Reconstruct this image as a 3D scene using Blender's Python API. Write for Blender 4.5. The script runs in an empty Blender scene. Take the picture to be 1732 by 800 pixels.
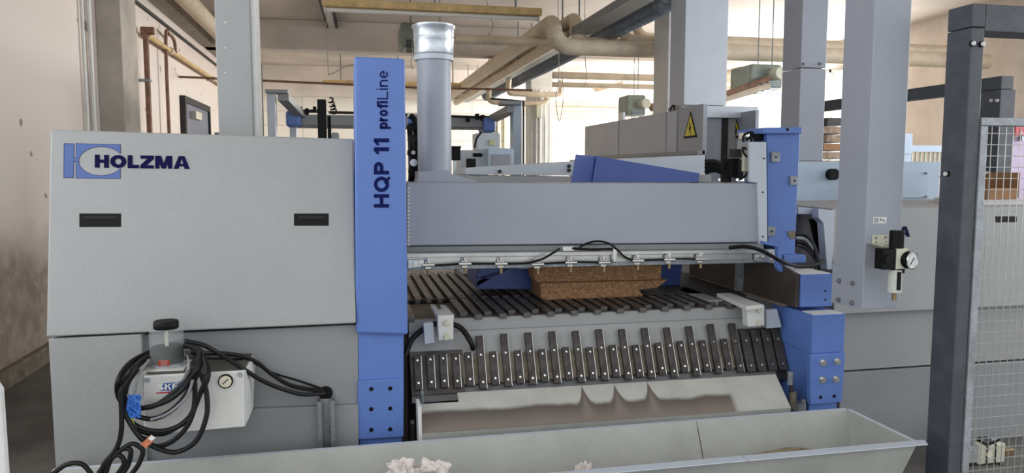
import bpy, bmesh, math, random
from mathutils import Vector, Matrix
random.seed(7)
C = bpy.context.scene.collection
S = bpy.context.scene

# ------------------------------------------------------------------ camera
FPX = 1270.0; YAW = math.radians(12.3); PIT = math.radians(5.17); EYE = Vector((0, 0, 1.6))
cd = bpy.data.cameras.new('camera'); cam = bpy.data.objects.new('camera', cd); C.objects.link(cam)
cd.sensor_width = 36; cd.lens = 36 * FPX / 1732; cd.clip_start = 0.05; cd.clip_end = 200
cam.location = EYE; cam.rotation_euler = (math.pi / 2 - PIT, 0, -YAW)
S.camera = cam
# ------------------------------------------------------------------ world, light, exposure
S.view_settings.view_transform = 'Standard'; S.view_settings.look = 'None'
S.view_settings.gamma = 1; S.view_settings.exposure = 0.22
w = bpy.data.worlds.new('world'); S.world = w; w.use_nodes = True
wb = w.node_tree.nodes['Background']; wb.inputs[0].default_value = (0.93, 0.97, 1.0, 1); wb.inputs[1].default_value = 1.5

def area(name, loc, rot, sx, sy, power, col=(1, 1, 1)):
    l = bpy.data.lights.new(name, 'AREA'); l.shape = 'RECTANGLE'; l.size = sx; l.size_y = sy; l.energy = power; l.color = col
    o = bpy.data.objects.new(name, l); C.objects.link(o); o.location = loc; o.rotation_euler = [math.radians(a) for a in rot]
    return o
# daylight through the window band in the right wall, then two added fill lamps out of view
area('window_daylight', (10.35, 16.6, 2.6), (0, 90, 0), 2.4, 6.5, 1500, (1, .97, .93))
area('near_right_fill', (10.35, 3.2, 2.6), (0, 90, 0), 2.4, 7, 420, (.90, .94, 1))

area('near_left_fill', (-2.45, 1.4, 2.45), (0, -90, 0), 2.3, 4.6, 42, (.93, .96, 1))

# ------------------------------------------------------------------ pixel -> world (photo measured at 1732x800)
FW = Vector((math.sin(YAW) * math.cos(PIT), math.cos(YAW) * math.cos(PIT), -math.sin(PIT)))
RT = Vector((math.cos(YAW), -math.sin(YAW), 0)); UP = RT.cross(FW)
def U(px, py, Y=None, X=None, Z=None):
    d = FW + RT * ((px - 866) / FPX) + UP * ((400 - py) / FPX)
    if Y is not None: t = Y / d.y
    elif X is not None: t = X / d.x
    else: t = (Z - EYE.z) / d.z
    return EYE + d * t
def UX(px, py, Y): return U(px, py, Y).x
def UZ(px, py, Y): return U(px, py, Y).z

# ------------------------------------------------------------------ materials
def lin(c):
    c = c / 255.0
    return c / 12.92 if c <= .04045 else ((c + .055) / 1.055) ** 2.4
def rgb(r, g, b): return (lin(r), lin(g), lin(b), 1)
MATS = {}
def mat(name, col, rough=.5, metal=0, var=.08, scale=6, bump=.0, bscale=300, col2=None, detail=4, fine=0.0, spec=None, coord='Object'):
    if name in MATS: return MATS[name]
    m = bpy.data.materials.new(name); m.use_nodes = True; nt = m.node_tree; b = nt.nodes['Principled BSDF']
    b.inputs['Roughness'].default_value = rough; b.inputs['Metallic'].default_value = metal
    if spec is not None: b.inputs['Specular IOR Level'].default_value = spec
    tc = nt.nodes.new('ShaderNodeTexCoord'); n = nt.nodes.new('ShaderNodeTexNoise')
    n.inputs['Scale'].default_value = scale; n.inputs['Detail'].default_value = detail; n.inputs['Roughness'].default_value = .65
    nt.links.new(tc.outputs[coord], n.inputs['Vector'])
    cr = nt.nodes.new('ShaderNodeValToRGB'); c2 = col2 or tuple(min(1, x * (1 - 2.2 * var)) for x in col[:3]) + (1,)
    c1 = tuple(min(1, x * (1 + var)) for x in col[:3]) + (1,) if col2 is None else col
    cr.color_ramp.elements[0].position = .3; cr.color_ramp.elements[0].color = c2
    cr.color_ramp.elements[1].position = .68; cr.color_ramp.elements[1].color = c1
    nt.links.new(n.outputs['Fac'], cr.inputs['Fac'])
    out = cr.outputs['Color']
    if fine:
        n2 = nt.nodes.new('ShaderNodeTexNoise'); n2.inputs['Scale'].default_value = 140; n2.inputs['Detail'].default_value = 3
        nt.links.new(tc.outputs[coord], n2.inputs['Vector'])
        mx = nt.nodes.new('ShaderNodeMix'); mx.data_type = 'RGBA'; mx.blend_type = 'OVERLAY'; mx.inputs[0].default_value = fine
        nt.links.new(out, mx.inputs[6]); nt.links.new(n2.outputs['Fac'], mx.inputs[7]); out = mx.outputs[2]
    nt.links.new(out, b.inputs['Base Color'])
    if bump:
        nb = nt.nodes.new('ShaderNodeTexNoise'); nb.inputs['Scale'].default_value = bscale; nb.inputs['Detail'].default_value = 3
        nt.links.new(tc.outputs[coord], nb.inputs['Vector'])
        bp = nt.nodes.new('ShaderNodeBump'); bp.inputs['Strength'].default_value = bump; bp.inputs['Distance'].default_value = .01
        nt.links.new(nb.outputs['Fac'], bp.inputs['Height']); nt.links.new(bp.outputs['Normal'], b.inputs['Normal'])
    MATS[name] = m; return m
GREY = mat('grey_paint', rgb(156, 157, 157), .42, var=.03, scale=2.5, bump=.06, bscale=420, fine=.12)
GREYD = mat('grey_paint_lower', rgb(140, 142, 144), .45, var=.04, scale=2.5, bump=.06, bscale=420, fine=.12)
LGREY = mat('light_grey_paint', rgb(188, 195, 204), .4, var=.03, scale=2.5, bump=.05, bscale=420, fine=.1)
PALE = mat('pale_blue_grey_paint', rgb(178, 196, 214), .4, var=.04, scale=3, fine=.1)
BGREY = mat('bluish_grey_paint', rgb(155, 160, 171), .4, var=.03, scale=2.5, bump=.05, bscale=420, fine=.1)
BLUE = mat('blue_paint', rgb(90, 121, 188), .45, var=.035, scale=4, bump=.06, bscale=420, fine=.12)
DBLUE = mat('deep_blue_paint', rgb(50, 74, 142), .4, var=.05, scale=5, bump=.04, fine=.1)
NAVY = mat('navy_print', rgb(14, 14, 62), .7, var=.03, spec=.1)
NAVY2 = mat('dark_blue_print', rgb(16, 24, 80), .7, var=.03, spec=.1)
LOGOB = mat('logo_blue_print', rgb(72, 98, 160), .45, var=.03)
BLACK = mat('black_plastic', rgb(12, 12, 13), .55, var=.1, spec=.2)
RUB = mat('black_rubber', rgb(20, 20, 22), .5, var=.15, scale=20, spec=.3)
BRN = mat('dark_brown_steel', rgb(66, 58, 54), .55, metal=.2, var=.2, scale=7)
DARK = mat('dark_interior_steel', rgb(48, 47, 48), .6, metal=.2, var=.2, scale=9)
STRIP = mat('worn_dark_steel', rgb(76, 71, 68), .5, metal=.45, var=.28, scale=14, bump=.1, bscale=120)
SLAT = mat('worn_slat_steel', rgb(100, 97, 95), .38, metal=.5, var=.3, scale=16, bump=.08, bscale=120)
BROWNS = mat('stained_steel', rgb(138, 128, 112), .6, metal=.15, var=.3, scale=11, col2=rgb(84, 72, 60))
ALU = mat('aluminium', rgb(196, 196, 194), .3, metal=.85, var=.08, scale=8)
GALV = mat('galvanised', rgb(196, 202, 208), .32, metal=.75, var=.12, scale=22)
GALVD = mat('galvanised_dull', rgb(140, 146, 150), .45, metal=.6, var=.14, scale=30)
CHROME = mat('bright_metal', rgb(220, 220, 216), .22, metal=.9, var=.04)
BRASS = mat('brass', rgb(150, 130, 96), .4, metal=.8, var=.1)
WHITEP = mat('off_white_paint', rgb(216, 216, 212), .5, var=.05)
CREAM = mat('cream_plastic', rgb(206, 205, 184), .45, var=.05)
FRAME = mat('dark_grey_frame', rgb(72, 76, 83), .55, var=.14, scale=10, bump=.25, bscale=260, fine=.35)
FRAMEG = mat('light_frame', rgb(158, 163, 168), .5, metal=.3, var=.14, scale=14, fine=.3)
PLAST = mat('plaster_wall', rgb(222, 212, 202), .9, var=.09, scale=1.3, bump=.35, bscale=28, col2=rgb(196, 187, 177))
CONC = mat('concrete', rgb(178, 170, 160), .9, var=.12, scale=2.0, bump=.3, bscale=40)
CEIL = mat('ceiling_paint', rgb(220, 211, 202), .92, var=.08, scale=.8, bump=.25, bscale=20)
FLOORM = mat('dark_concrete_floor', rgb(104, 101, 96), .75, var=.25, scale=1.6, bump=.3, bscale=30)
PIPE = mat('cream_pipe', rgb(212, 196, 172), .55, var=.09, scale=5)
PIPEB = mat('brown_pipe', rgb(132, 98, 78), .6, var=.2, scale=9)
FLEX = mat('flexible_duct', rgb(132, 139, 148), .5, metal=.3, var=.15, scale=12)
HEAT = mat('heater_green_grey', rgb(132, 142, 132), .5, var=.1, scale=7)
YELL = mat('yellowed_fixture', rgb(214, 184, 128), .55, var=.14, scale=7)
TUBEW = mat('white_tube', rgb(232, 230, 224), .35, var=.03)
WOODB = mat('stacked_board', rgb(160, 138, 118), .8, var=.3, scale=9)
CARD = mat('cardboard', rgb(158, 120, 84), .85, var=.12, scale=6)
CARDW = mat('white_cardboard', rgb(206, 202, 204), .85, var=.06, scale=6)
PINK = mat('lilac_panel', rgb(196, 178, 206), .6, var=.06)
RED = mat('red_sign', rgb(196, 50, 60), .5, var=.05)
YSIGN = mat('yellow_sign', rgb(232, 212, 60), .5, var=.04)
RAG = mat('crumpled_rag', rgb(214, 204, 198), .9, var=.05, scale=18, bump=.5, bscale=60)
SAW = mat('sawdust', rgb(150, 136, 108), .95, var=.2, scale=30, bump=.6, bscale=90)
TAPE = mat('blue_tape', rgb(54, 112, 196), .55, var=.15, scale=30)
GWIRE = mat('grey_wire', rgb(132, 134, 138), .5, var=.05)
YWIRE = mat('green_yellow_wire', rgb(150, 160, 70), .5, var=.2, scale=60)
ORANGE = mat('orange_tag', rgb(206, 120, 84), .6, var=.2, scale=40)
OIL = mat('dark_grease', rgb(8, 5, 5), .8, var=.1, spec=.05)
ROIL = mat('red_float', rgb(176, 62, 36), .4, var=.1)
DIAL = mat('gauge_dial', rgb(226, 220, 198), .45, var=.04)
DIALW = mat('gauge_dial_white', rgb(228, 230, 232), .4, var=.03)
SCREEN = mat('grey_screen', rgb(148, 152, 160), .25, var=.04)
DOORM = mat('grey_door', rgb(112, 116, 132), .5, var=.1)
DUST = mat('dusty_top', rgb(84, 82, 76), .9, var=.2, scale=30)
TRG = mat('trough_paint', rgb(164, 166, 160), .5, var=.08, scale=3, fine=.12)
CHALK = mat('thin_wire', rgb(150, 146, 138), .6)
MESHW = mat('mesh_wire', rgb(186, 186, 182), .4, metal=.6, var=.08)

def glass(name, col, rough=.05, alpha=.3):
    m = bpy.data.materials.new(name); m.use_nodes = True; nt = m.node_tree; b = nt.nodes['Principled BSDF']
    b.inputs['Base Color'].default_value = col; b.inputs['Roughness'].default_value = rough
    b.inputs['Transmission Weight'].default_value = 0.0; b.inputs['Alpha'].default_value = alpha
    return m
CLEAR = glass('clear_plastic', rgb(196, 200, 200), .08, .22)
PANE = glass('window_glass', rgb(240, 244, 250), .05, .12)

def wall_mat():       # plaster with brown wear and painted-in shade at the foot of the wall and fine block joints high up
    m = mat('worn_shaded_left_wall', rgb(232, 225, 218), .92, var=.1, scale=.9, bump=.4, bscale=22, col2=rgb(212, 198, 188), coord='Generated').copy()
    nt = m.node_tree; b = nt.nodes['Principled BSDF']; src = b.inputs['Base Color'].links[0].from_socket
    g = nt.nodes.new('ShaderNodeNewGeometry'); sx = nt.nodes.new('ShaderNodeSeparateXYZ'); nt.links.new(g.outputs['Position'], sx.inputs[0])
    n = nt.nodes.new('ShaderNodeTexNoise'); n.inputs['Scale'].default_value = 2.2; n.inputs['Detail'].default_value = 6
    nt.links.new(g.outputs['Position'], n.inputs['Vector'])
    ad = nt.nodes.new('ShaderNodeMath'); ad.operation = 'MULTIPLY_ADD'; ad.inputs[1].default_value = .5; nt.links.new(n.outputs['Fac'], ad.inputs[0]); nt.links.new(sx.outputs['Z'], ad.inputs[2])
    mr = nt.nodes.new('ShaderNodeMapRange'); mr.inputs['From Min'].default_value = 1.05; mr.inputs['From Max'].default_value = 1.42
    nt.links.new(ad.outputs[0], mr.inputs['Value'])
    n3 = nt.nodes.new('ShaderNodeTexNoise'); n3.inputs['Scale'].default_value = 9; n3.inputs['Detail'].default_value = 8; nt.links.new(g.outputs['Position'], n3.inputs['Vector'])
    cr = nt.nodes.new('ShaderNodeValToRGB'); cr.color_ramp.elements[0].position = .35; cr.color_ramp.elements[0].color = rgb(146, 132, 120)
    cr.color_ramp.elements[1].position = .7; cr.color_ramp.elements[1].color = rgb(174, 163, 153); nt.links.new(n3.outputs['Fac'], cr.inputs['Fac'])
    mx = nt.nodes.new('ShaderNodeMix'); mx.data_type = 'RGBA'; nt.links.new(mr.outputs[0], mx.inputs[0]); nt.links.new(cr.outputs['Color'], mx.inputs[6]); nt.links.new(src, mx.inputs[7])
    n4 = nt.nodes.new('ShaderNodeTexNoise'); n4.inputs['Scale'].default_value = 5.5; n4.inputs['Detail'].default_value = 1; nt.links.new(g.outputs['Position'], n4.inputs['Vector'])
    c4 = nt.nodes.new('ShaderNodeValToRGB'); c4.color_ramp.elements[0].position = .735; c4.color_ramp.elements[0].color = (1, 1, 1, 1); c4.color_ramp.elements[1].position = .75; c4.color_ramp.elements[1].color = (.45, .4, .37, 1); nt.links.new(n4.outputs['Fac'], c4.inputs['Fac'])
    m4 = nt.nodes.new('ShaderNodeMix'); m4.data_type = 'RGBA'; m4.blend_type = 'MULTIPLY'; m4.inputs[0].default_value = 1; nt.links.new(mx.outputs[2], m4.inputs[6]); nt.links.new(c4.outputs['Color'], m4.inputs[7])
    nt.links.new(m4.outputs[2], b.inputs['Base Color']); return m
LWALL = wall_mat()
def block_mat():
    m = bpy.data.materials.new('painted_block_wall'); m.use_nodes = True; nt = m.node_tree; b = nt.nodes['Principled BSDF']; b.inputs['Roughness'].default_value = .9
    g = nt.nodes.new('ShaderNodeNewGeometry'); sx = nt.nodes.new('ShaderNodeSeparateXYZ'); cb = nt.nodes.new('ShaderNodeCombineXYZ')
    nt.links.new(g.outputs['Position'], sx.inputs[0]); nt.links.new(sx.outputs['X'], cb.inputs['X']); nt.links.new(sx.outputs['Z'], cb.inputs['Y'])
    br = nt.nodes.new('ShaderNodeTexBrick'); br.inputs['Scale'].default_value = 1; br.inputs['Brick Width'].default_value = .8; br.inputs['Row Height'].default_value = .4; br.inputs['Mortar Size'].default_value = .012
    br.inputs['Color1'].default_value = rgb(232, 228, 218); br.inputs['Color2'].default_value = rgb(224, 220, 210); br.inputs['Mortar'].default_value = rgb(196, 188, 176)
    nt.links.new(cb.outputs[0], br.inputs['Vector']); nt.links.new(br.outputs['Color'], b.inputs['Base Color']); return m
BLOCK = block_mat()
def chip_mat():
    m = bpy.data.materials.new('particle_board'); m.use_nodes = True; nt = m.node_tree; b = nt.nodes['Principled BSDF']; b.inputs['Roughness'].default_value = .85
    tc = nt.nodes.new('ShaderNodeTexCoord'); v = nt.nodes.new('ShaderNodeTexVoronoi'); v.inputs['Scale'].default_value = 230
    mp = nt.nodes.new('ShaderNodeMapping'); mp.inputs['Scale'].default_value = (.5, 1, 1.6); nt.links.new(tc.outputs['Object'], mp.inputs[0]); nt.links.new(mp.outputs[0], v.inputs['Vector'])
    cr = nt.nodes.new('ShaderNodeValToRGB'); e = cr.color_ramp.elements; e[0].position = 0; e[0].color = rgb(92, 64, 42); e[1].position = 1; e[1].color = rgb(188, 152, 112)
    x = e.new(.5); x.color = rgb(148, 108, 74); nt.links.new(v.outputs['Color'], cr.inputs['Fac'])
    nt.links.new(cr.outputs['Color'], b.inputs['Base Color']); return m
CHIP = chip_mat()
def chute_mat():      # light sheet metal with a brown grease stain along its lower half
    m = mat('stained_sheet', rgb(182, 181, 174), .5, var=.07, scale=5, fine=.15).copy(); nt = m.node_tree; b = nt.nodes['Principled BSDF']; src = b.inputs['Base Color'].links[0].from_socket
    uv = nt.nodes.new('ShaderNodeUVMap'); uv.uv_map = 'UVMap'; sx = nt.nodes.new('ShaderNodeSeparateXYZ'); nt.links.new(uv.outputs[0], sx.inputs[0])
    n = nt.nodes.new('ShaderNodeTexNoise'); n.noise_dimensions = '1D'; n.inputs['Scale'].default_value = 5; n.inputs['Detail'].default_value = 5
    nt.links.new(sx.outputs['X'], n.inputs['W'])
    # stain top edge height in v = .58 + noise
    a = nt.nodes.new('ShaderNodeMath'); a.operation = 'MULTIPLY_ADD'; a.inputs[1].default_value = .34; a.inputs[2].default_value = .34; nt.links.new(n.outputs['Fac'], a.inputs[0])
    # two drips
    def drip(c, prev):
        s = nt.nodes.new('ShaderNodeMath'); s.operation = 'SUBTRACT'; s.inputs[1].default_value = c; nt.links.new(sx.outputs['X'], s.inputs[0])
        ab = nt.nodes.new('ShaderNodeMath'); ab.operation = 'ABSOLUTE'; nt.links.new(s.outputs[0], ab.inputs[0])
        mr = nt.nodes.new('ShaderNodeMapRange'); mr.inputs['From Min'].default_value = 0; mr.inputs['From Max'].default_value = .035; mr.inputs['To Min'].default_value = 1; mr.inputs['To Max'].default_value = 0
        nt.links.new(ab.outputs[0], mr.inputs['Value']); pw = nt.nodes.new('ShaderNodeMath'); pw.operation = 'POWER'; pw.inputs[1].default_value = 3.2; nt.links.new(mr.outputs[0], pw.inputs[0]); ad = nt.nodes.new('ShaderNodeMath'); ad.operation = 'MULTIPLY_ADD'; ad.inputs[1].default_value = .5; nt.links.new(pw.outputs[0], ad.inputs[0]); nt.links.new(prev, ad.inputs[2]); return ad.outputs[0]
    t = drip(.43, a.outputs[0]); t = drip(.52, t); t = drip(.615, t)
    d = nt.nodes.new('ShaderNodeMath'); d.operation = 'SUBTRACT'; nt.links.new(t, d.inputs[0]); nt.links.new(sx.outputs['Y'], d.inputs[1])
    f = nt.nodes.new('ShaderNodeMapRange'); f.inputs['From Min'].default_value = -.05; f.inputs['From Max'].default_value = .06; nt.links.new(d.outputs[0], f.inputs['Value'])
    e = nt.nodes.new('ShaderNodeMapRange'); e.inputs['From Min'].default_value = .835; e.inputs['From Max'].default_value = .85; e.inputs['To Min'].default_value = 1; e.inputs['To Max'].default_value = 0; nt.links.new(sx.outputs['X'], e.inputs['Value'])
    k = nt.nodes.new('ShaderNodeMath'); k.operation = 'MULTIPLY'; nt.links.new(f.outputs[0], k.inputs[0]); nt.links.new(e.outputs[0], k.inputs[1])
    cr = nt.nodes.new('ShaderNodeValToRGB'); cr.color_ramp.elements[0].color = rgb(84, 77, 71); cr.color_ramp.elements[0].position = 0; cr.color_ramp.elements[1].position = .45; cr.color_ramp.elements[1].color = rgb(126, 115, 106)
    nt.links.new(d.outputs[0], cr.inputs['Fac'])
    mx = nt.nodes.new('ShaderNodeMix'); mx.data_type = 'RGBA'; nt.links.new(k.outputs[0], mx.inputs[0]); nt.links.new(src, mx.inputs[6]); nt.links.new(cr.outputs['Color'], mx.inputs[7])
    nt.links.new(mx.outputs[2], b.inputs['Base Color']); return m
CHUTE = chute_mat()

# ------------------------------------------------------------------ mesh builder
ORG = {}
class MB:
    def __init__(s): s.v = []; s.f = []; s.uv = None
    def add(s, vs, fs):
        n = len(s.v); s.v += [Vector(p) for p in vs]; s.f += [tuple(i + n for i in f) for f in fs]; return s
    def box(s, x0, x1, y0, y1, z0, z1):
        return s.add([(x0, y0, z0), (x1, y0, z0), (x1, y1, z0), (x0, y1, z0), (x0, y0, z1), (x1, y0, z1), (x1, y1, z1), (x0, y1, z1)],
                     [(0, 3, 2, 1), (4, 5, 6, 7), (0, 1, 5, 4), (1, 2, 6, 5), (2, 3, 7, 6), (3, 0, 4, 7)])
    def prism(s, pts, vec):
        n = len(pts); vec = Vector(vec); P = [Vector(p) for p in pts]
        nrm = Vector((0, 0, 0))
        for i in range(n): nrm += (P[i] - P[0]).cross(P[(i + 1) % n] - P[0])
        if nrm.dot(vec) > 0: P = P[::-1]
        return s.add(P + [p + vec for p in P], [tuple(range(n)), tuple(range(2 * n - 1, n - 1, -1))] + [((i + 1) % n, i, n + i, n + (i + 1) % n) for i in range(n)])
    def tube(s, pts, r, n=8, smooth=True, closed=False, rs=None):
        P = [Vector(p) for p in pts]
        m = len(P); rings = []; prev = None
        for i in range(m):
            if closed: t = P[(i + 1) % m] - P[i - 1]
            else: t = P[min(i + 1, m - 1)] - P[max(i - 1, 0)]
            t.normalize()
            a = prev if prev is not None else (Vector((0, 0, 1)) if abs(t.z) < .9 else Vector((1, 0, 0)))
            a = (a - t * a.dot(t)).normalized(); b = t.cross(a); prev = a
            rr = rs[i] if rs else r
            rings.append([P[i] + (a * math.cos(q) + b * math.sin(q)) * rr for q in (2 * math.pi * k / n for k in range(n))])
        vs = [p for r_ in rings for p in r_]; fs = []
        for i in range(m if closed else m - 1):
            j = (i + 1) % m
            for k in range(n): fs.append((i * n + k, i * n + (k + 1) % n, j * n + (k + 1) % n, j * n + k))
        if not closed: fs += [tuple(range(n - 1, -1, -1)), tuple((m - 1) * n + k for k in range(n))]
        return s.add(vs, fs)
    def cyl(s, p0, p1, r, n=16, r1=None): return s.tube([p0, p1], r, n, rs=[r, r if r1 is None else r1])
    def lathe(s, c, prof, n=32):          # prof: (radius, z) about vertical axis at c
        vs = []; fs = []
        for r, z in prof:
            for k in range(n): q = 2 * math.pi * k / n; vs.append((c[0] + r * math.cos(q), c[1] + r * math.sin(q), z))
        for i in range(len(prof) - 1):
            for k in range(n): fs.append((i * n + k, i * n + (k + 1) % n, (i + 1) * n + (k + 1) % n, (i + 1) * n + k))
        fs += [tuple(range(n - 1, -1, -1)), tuple((len(prof) - 1) * n + k for k in range(n))]
        return s.add(vs, fs)
    def build(s, name, m, parent=None, bevel=0, smooth=False, seg=2, label=None):
        if parent is not None: org = ORG[parent]
        else:
            xs = [p.x for p in s.v]; ys = [p.y for p in s.v]; zs = [p.z for p in s.v]
            org = Vector(((min(xs) + max(xs)) / 2, (min(ys) + max(ys)) / 2, min(zs)))
        me = bpy.data.meshes.new(name); me.from_pydata([p - org for p in s.v], [], s.f); me.update()
        bm = bmesh.new(); bm.from_mesh(me); bmesh.ops.recalc_face_normals(bm, faces=bm.faces); bm.to_mesh(me); bm.free()
        if s.uv:
            ul = me.uv_layers.new(name='UVMap')
            for lp in me.loops: ul.data[lp.index].uv = s.uv[lp.vertex_index]
        me.materials.append(m)
        o = bpy.data.objects.new(name, me); C.objects.link(o); ORG[o] = org
        if parent is not None: o.parent = parent
        else: o.location = org
        if label: o['label'] = label
        if smooth:
            for p in me.polygons: p.use_smooth = True
            try: me.set_sharp_from_angle(angle=math.radians(40))
            except Exception: pass
        if bevel:
            b = o.modifiers.new('bevel', 'BEVEL'); b.width = bevel; b.segments = seg; b.limit_method = 'ANGLE'; b.angle_limit = math.radians(35)
        return o
def tag(o, label, cat, group=None, kind=None):
    o['label'] = label; o['category'] = cat
    if group: o['group'] = group
    if kind: o['kind'] = kind
    return o
def thing(name, loc, label, cat, group=None):
    o = bpy.data.objects.new(name, None); C.objects.link(o); o.empty_display_size = .1; o.location = loc; ORG[o] = Vector(loc)
    return tag(o, label, cat, group)
def struct(o): o['kind'] = 'structure'; return o
def dup(o, off, parent, first=True):       # copy of a part (and its sub-parts) sharing mesh data
    c = o.copy(); C.objects.link(c); c.parent = parent; ORG[c] = ORG[o]
    if first: c.location = o.location + Vector(off)
    for k in list(o.children): dup(k, off, c, False)
    return c
def smoothpath(pts, n=6, closed=False):
    P = [Vector(p) for p in pts]; m = len(P); out = []
    rng = range(m if closed else m - 1)
    for i in rng:
        if closed: a, b, c, d = P[i - 1], P[i], P[(i + 1) % m], P[(i + 2) % m]
        else: a, b, c, d = P[max(i - 1, 0)], P[i], P[i + 1], P[min(i + 2, m - 1)]
        for k in range(n):
            t = k / n
            out.append(.5 * ((2 * b) + (c - a) * t + (2 * a - 5 * b + 4 * c - d) * t * t + (3 * b - a - 3 * c + d) * t ** 3))
    if not closed: out.append(P[-1])
    return out
def cable(pts, r, name, m, parent=None, closed=False, n=8):
    """pts: (px, py, Y)"""
    P = [U(p[0], p[1], p[2]) for p in pts]
    b = MB(); b.tube(smoothpath(P, 6, closed), r, n, closed=closed); return b.build(name, m, parent, smooth=True)
def pr(b, pts, Y, d):      # prism whose outline is measured in the photo on the plane at distance Y
    if not isinstance(Y, (list, tuple)): Y = [Y] * len(pts)
    return b.prism([U(p[0], p[1], y) for p, y in zip(pts, Y)], (0, d, 0))
def pbox(b, x0, y0, x1, y1, Y, d):   # true upright box
    ym = (y0 + y1) / 2; xm = (x0 + x1) / 2
    return b.box(UX(x0, ym, Y), UX(x1, ym, Y), Y, Y + d, UZ(xm, y1, Y), UZ(xm, y0, Y))
def ribbon(pts, t, closed=False):
    P = [Vector((x, y)) for x, y in pts]; n = len(P); out = []
    L = []; R_ = []
    for i in range(n):
        a = P[i] - P[i - 1] if (i > 0 or closed) else P[1] - P[0]
        c = P[(i + 1) % n] - P[i] if (i < n - 1 or closed) else P[-1] - P[-2]
        a = a.normalized(); c = c.normalized(); m = (a + c).normalized(); k = 1 / max(.5, m.dot(a)); nr = Vector((-m.y, m.x)) * (t / 2 * k)
        L.append(P[i] + nr); R_.append(P[i] - nr)
    for i in range(n if closed else n - 1): j = (i + 1) % n; out.append([L[i], R_[i], R_[j], L[j]])
    return [[(q.x, q.y) for q in f] for f in out]
def arcp(cx_, cy_, rx_, ry2, a0, a1, n=12): return [(cx_ + rx_ * math.cos(math.radians(a0 + (a1 - a0) * i / n)), cy_ + ry2 * math.sin(math.radians(a0 + (a1 - a0) * i / n))) for i in range(n + 1)]
def rect(x0, y0, x1, y1): return [(x0, y0), (x1, y0), (x1, y1), (x0, y1)]
def glyph(ch, w, t):
    h = t / 2; X = .74                     # X: x-height
    if ch == 'H': return [rect(0, 0, t, 1), rect(w - t, 0, w, 1), rect(t, .5 - min(h, .12), w - t, .5 + min(h, .12))]
    if ch in 'OQ':
        k = min(t, .27); A1 = arcp(w / 2, .5, w / 2, .5, 0, 360, 36); A2 = arcp(w / 2, .5, w / 2 - t, .5 - k, 0, 360, 36); g = [[A1[i], A1[i + 1], A2[i + 1], A2[i]] for i in range(36)]
        return g + ([[(w * .52, .24), (w * .64, .36), (w * 1.02, .02), (w * .9, -.1)]] if ch == 'Q' else [])
    if ch == 'L': return [rect(0, 0, t, 1), rect(t, 0, w, min(t * .9, .26))]
    if ch == 'Z': k = min(t, .25); return [rect(0, 0, w, k), rect(0, 1 - k, w, 1), [(0, k), (t * 1.35, k), (w, 1 - k), (w - t * 1.35, 1 - k)]]
    if ch == 'M': return [rect(0, 0, t * .9, 1), rect(w - t * .9, 0, w, 1), [(0, 1), (t * 1.25, 1), (w / 2 + t * .38, 0), (w / 2 - t * .38, 0)], [(w, 1), (w - t * 1.25, 1), (w / 2 - t * .38, 0), (w / 2 + t * .38, 0)]]
    if ch == 'A': return [[(0, 0), (t * 1.1, 0), (w / 2 + t * .12, 1), (w / 2 - t * .62, 1)], [(w, 0), (w - t * 1.1, 0), (w / 2 - t * .12, 1), (w / 2 + t * .62, 1)], rect(w * .25, .2, w * .75, .2 + min(t * .75, .2))]
    if ch == 'P': return [rect(0, 0, t, 1)] + ribbon([(h, 1 - h), (w * .55, 1 - h)] + arcp(w * .55, .69, w * .45 - h, .31 - h, 80, -80, 10) + [(w * .55, .38 + h), (h, .38 + h)], t)
    if ch == '1': return [rect(w - t * 1.05, 0, w, 1), [(0, .62), (0, .62 + t * .95), (w * .62, 1), (w - t * .2, 1), (w - t, .74)]]
    if ch == 'p': return [rect(0, -.28, t, X)] + ribbon(arcp(w / 2 + h * .2, X / 2, (w - t) / 2, X / 2 - h, 0, 360, 22)[:-1], t, True)
    if ch == 'o': return ribbon(arcp(w / 2, X / 2, (w - t) / 2, X / 2 - h, 0, 360, 22)[:-1], t, True)
    if ch == 'r': return [rect(0, 0, t, X)] + ribbon([(h, X * .45)] + arcp(w, X * .5, w - h, X * .5 - h, 165, 90, 6), t)
    if ch == 'f': return [rect(w * .3, 0, w * .3 + t, .78)] + ribbon([(w * .3 + h, .7)] + arcp(w * .3 + h + .2, .8, .2, .2 - h, 180, 90, 6) + [(w, 1 - h)], t) + [rect(0, X - t * .8, w, X)]
    if ch == 'i': return [rect(0, 0, t, X), rect(0, 1 - t, t, 1)]
    if ch == 'n': return [rect(0, 0, t, X)] + ribbon([(h, X * .4)] + arcp(w / 2, X * .55, w / 2 - h, X * .45 - h, 160, 0, 10) + [(w - h, 0)], t)
    if ch == 'e': return ribbon(arcp(w / 2, X / 2, (w - t) / 2, X / 2 - h, 0, 320, 20), t) + [rect(h, X / 2 - h * .8, w - h * .2, X / 2 + h * .8)]
    if ch == 'S': return ribbon(arcp(w / 2, .72, w / 2 - h, .28 - h, 20, 270, 10) + arcp(w / 2, .28, w / 2 - h, .28 - h, 90, -160, 10)[1:], t)
    if ch == 'K': return [rect(0, 0, t, 1), [(t, .38), (t, .68), (w - t * .9, 1), (w, 1)], [(t * 1.3, .62), (t * 1.9, .72), (w, 0), (w - t * 1.1, 0)]]
    if ch == 'F': return [rect(0, 0, t, 1), rect(t, 1 - t * .85, w, 1), rect(t, .42, w * .9, .42 + t * .8)]
WID = {'H': .8, 'O': .92, 'Q': .92, 'L': .66, 'Z': .78, 'M': 1.0, 'A': .96, 'P': .74, '1': .4, 'p': .62, 'o': .64, 'r': .38, 'f': .4, 'i': None, 'n': .58, 'e': .6, 'S': .7, 'K': .8, 'F': .64}
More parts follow.
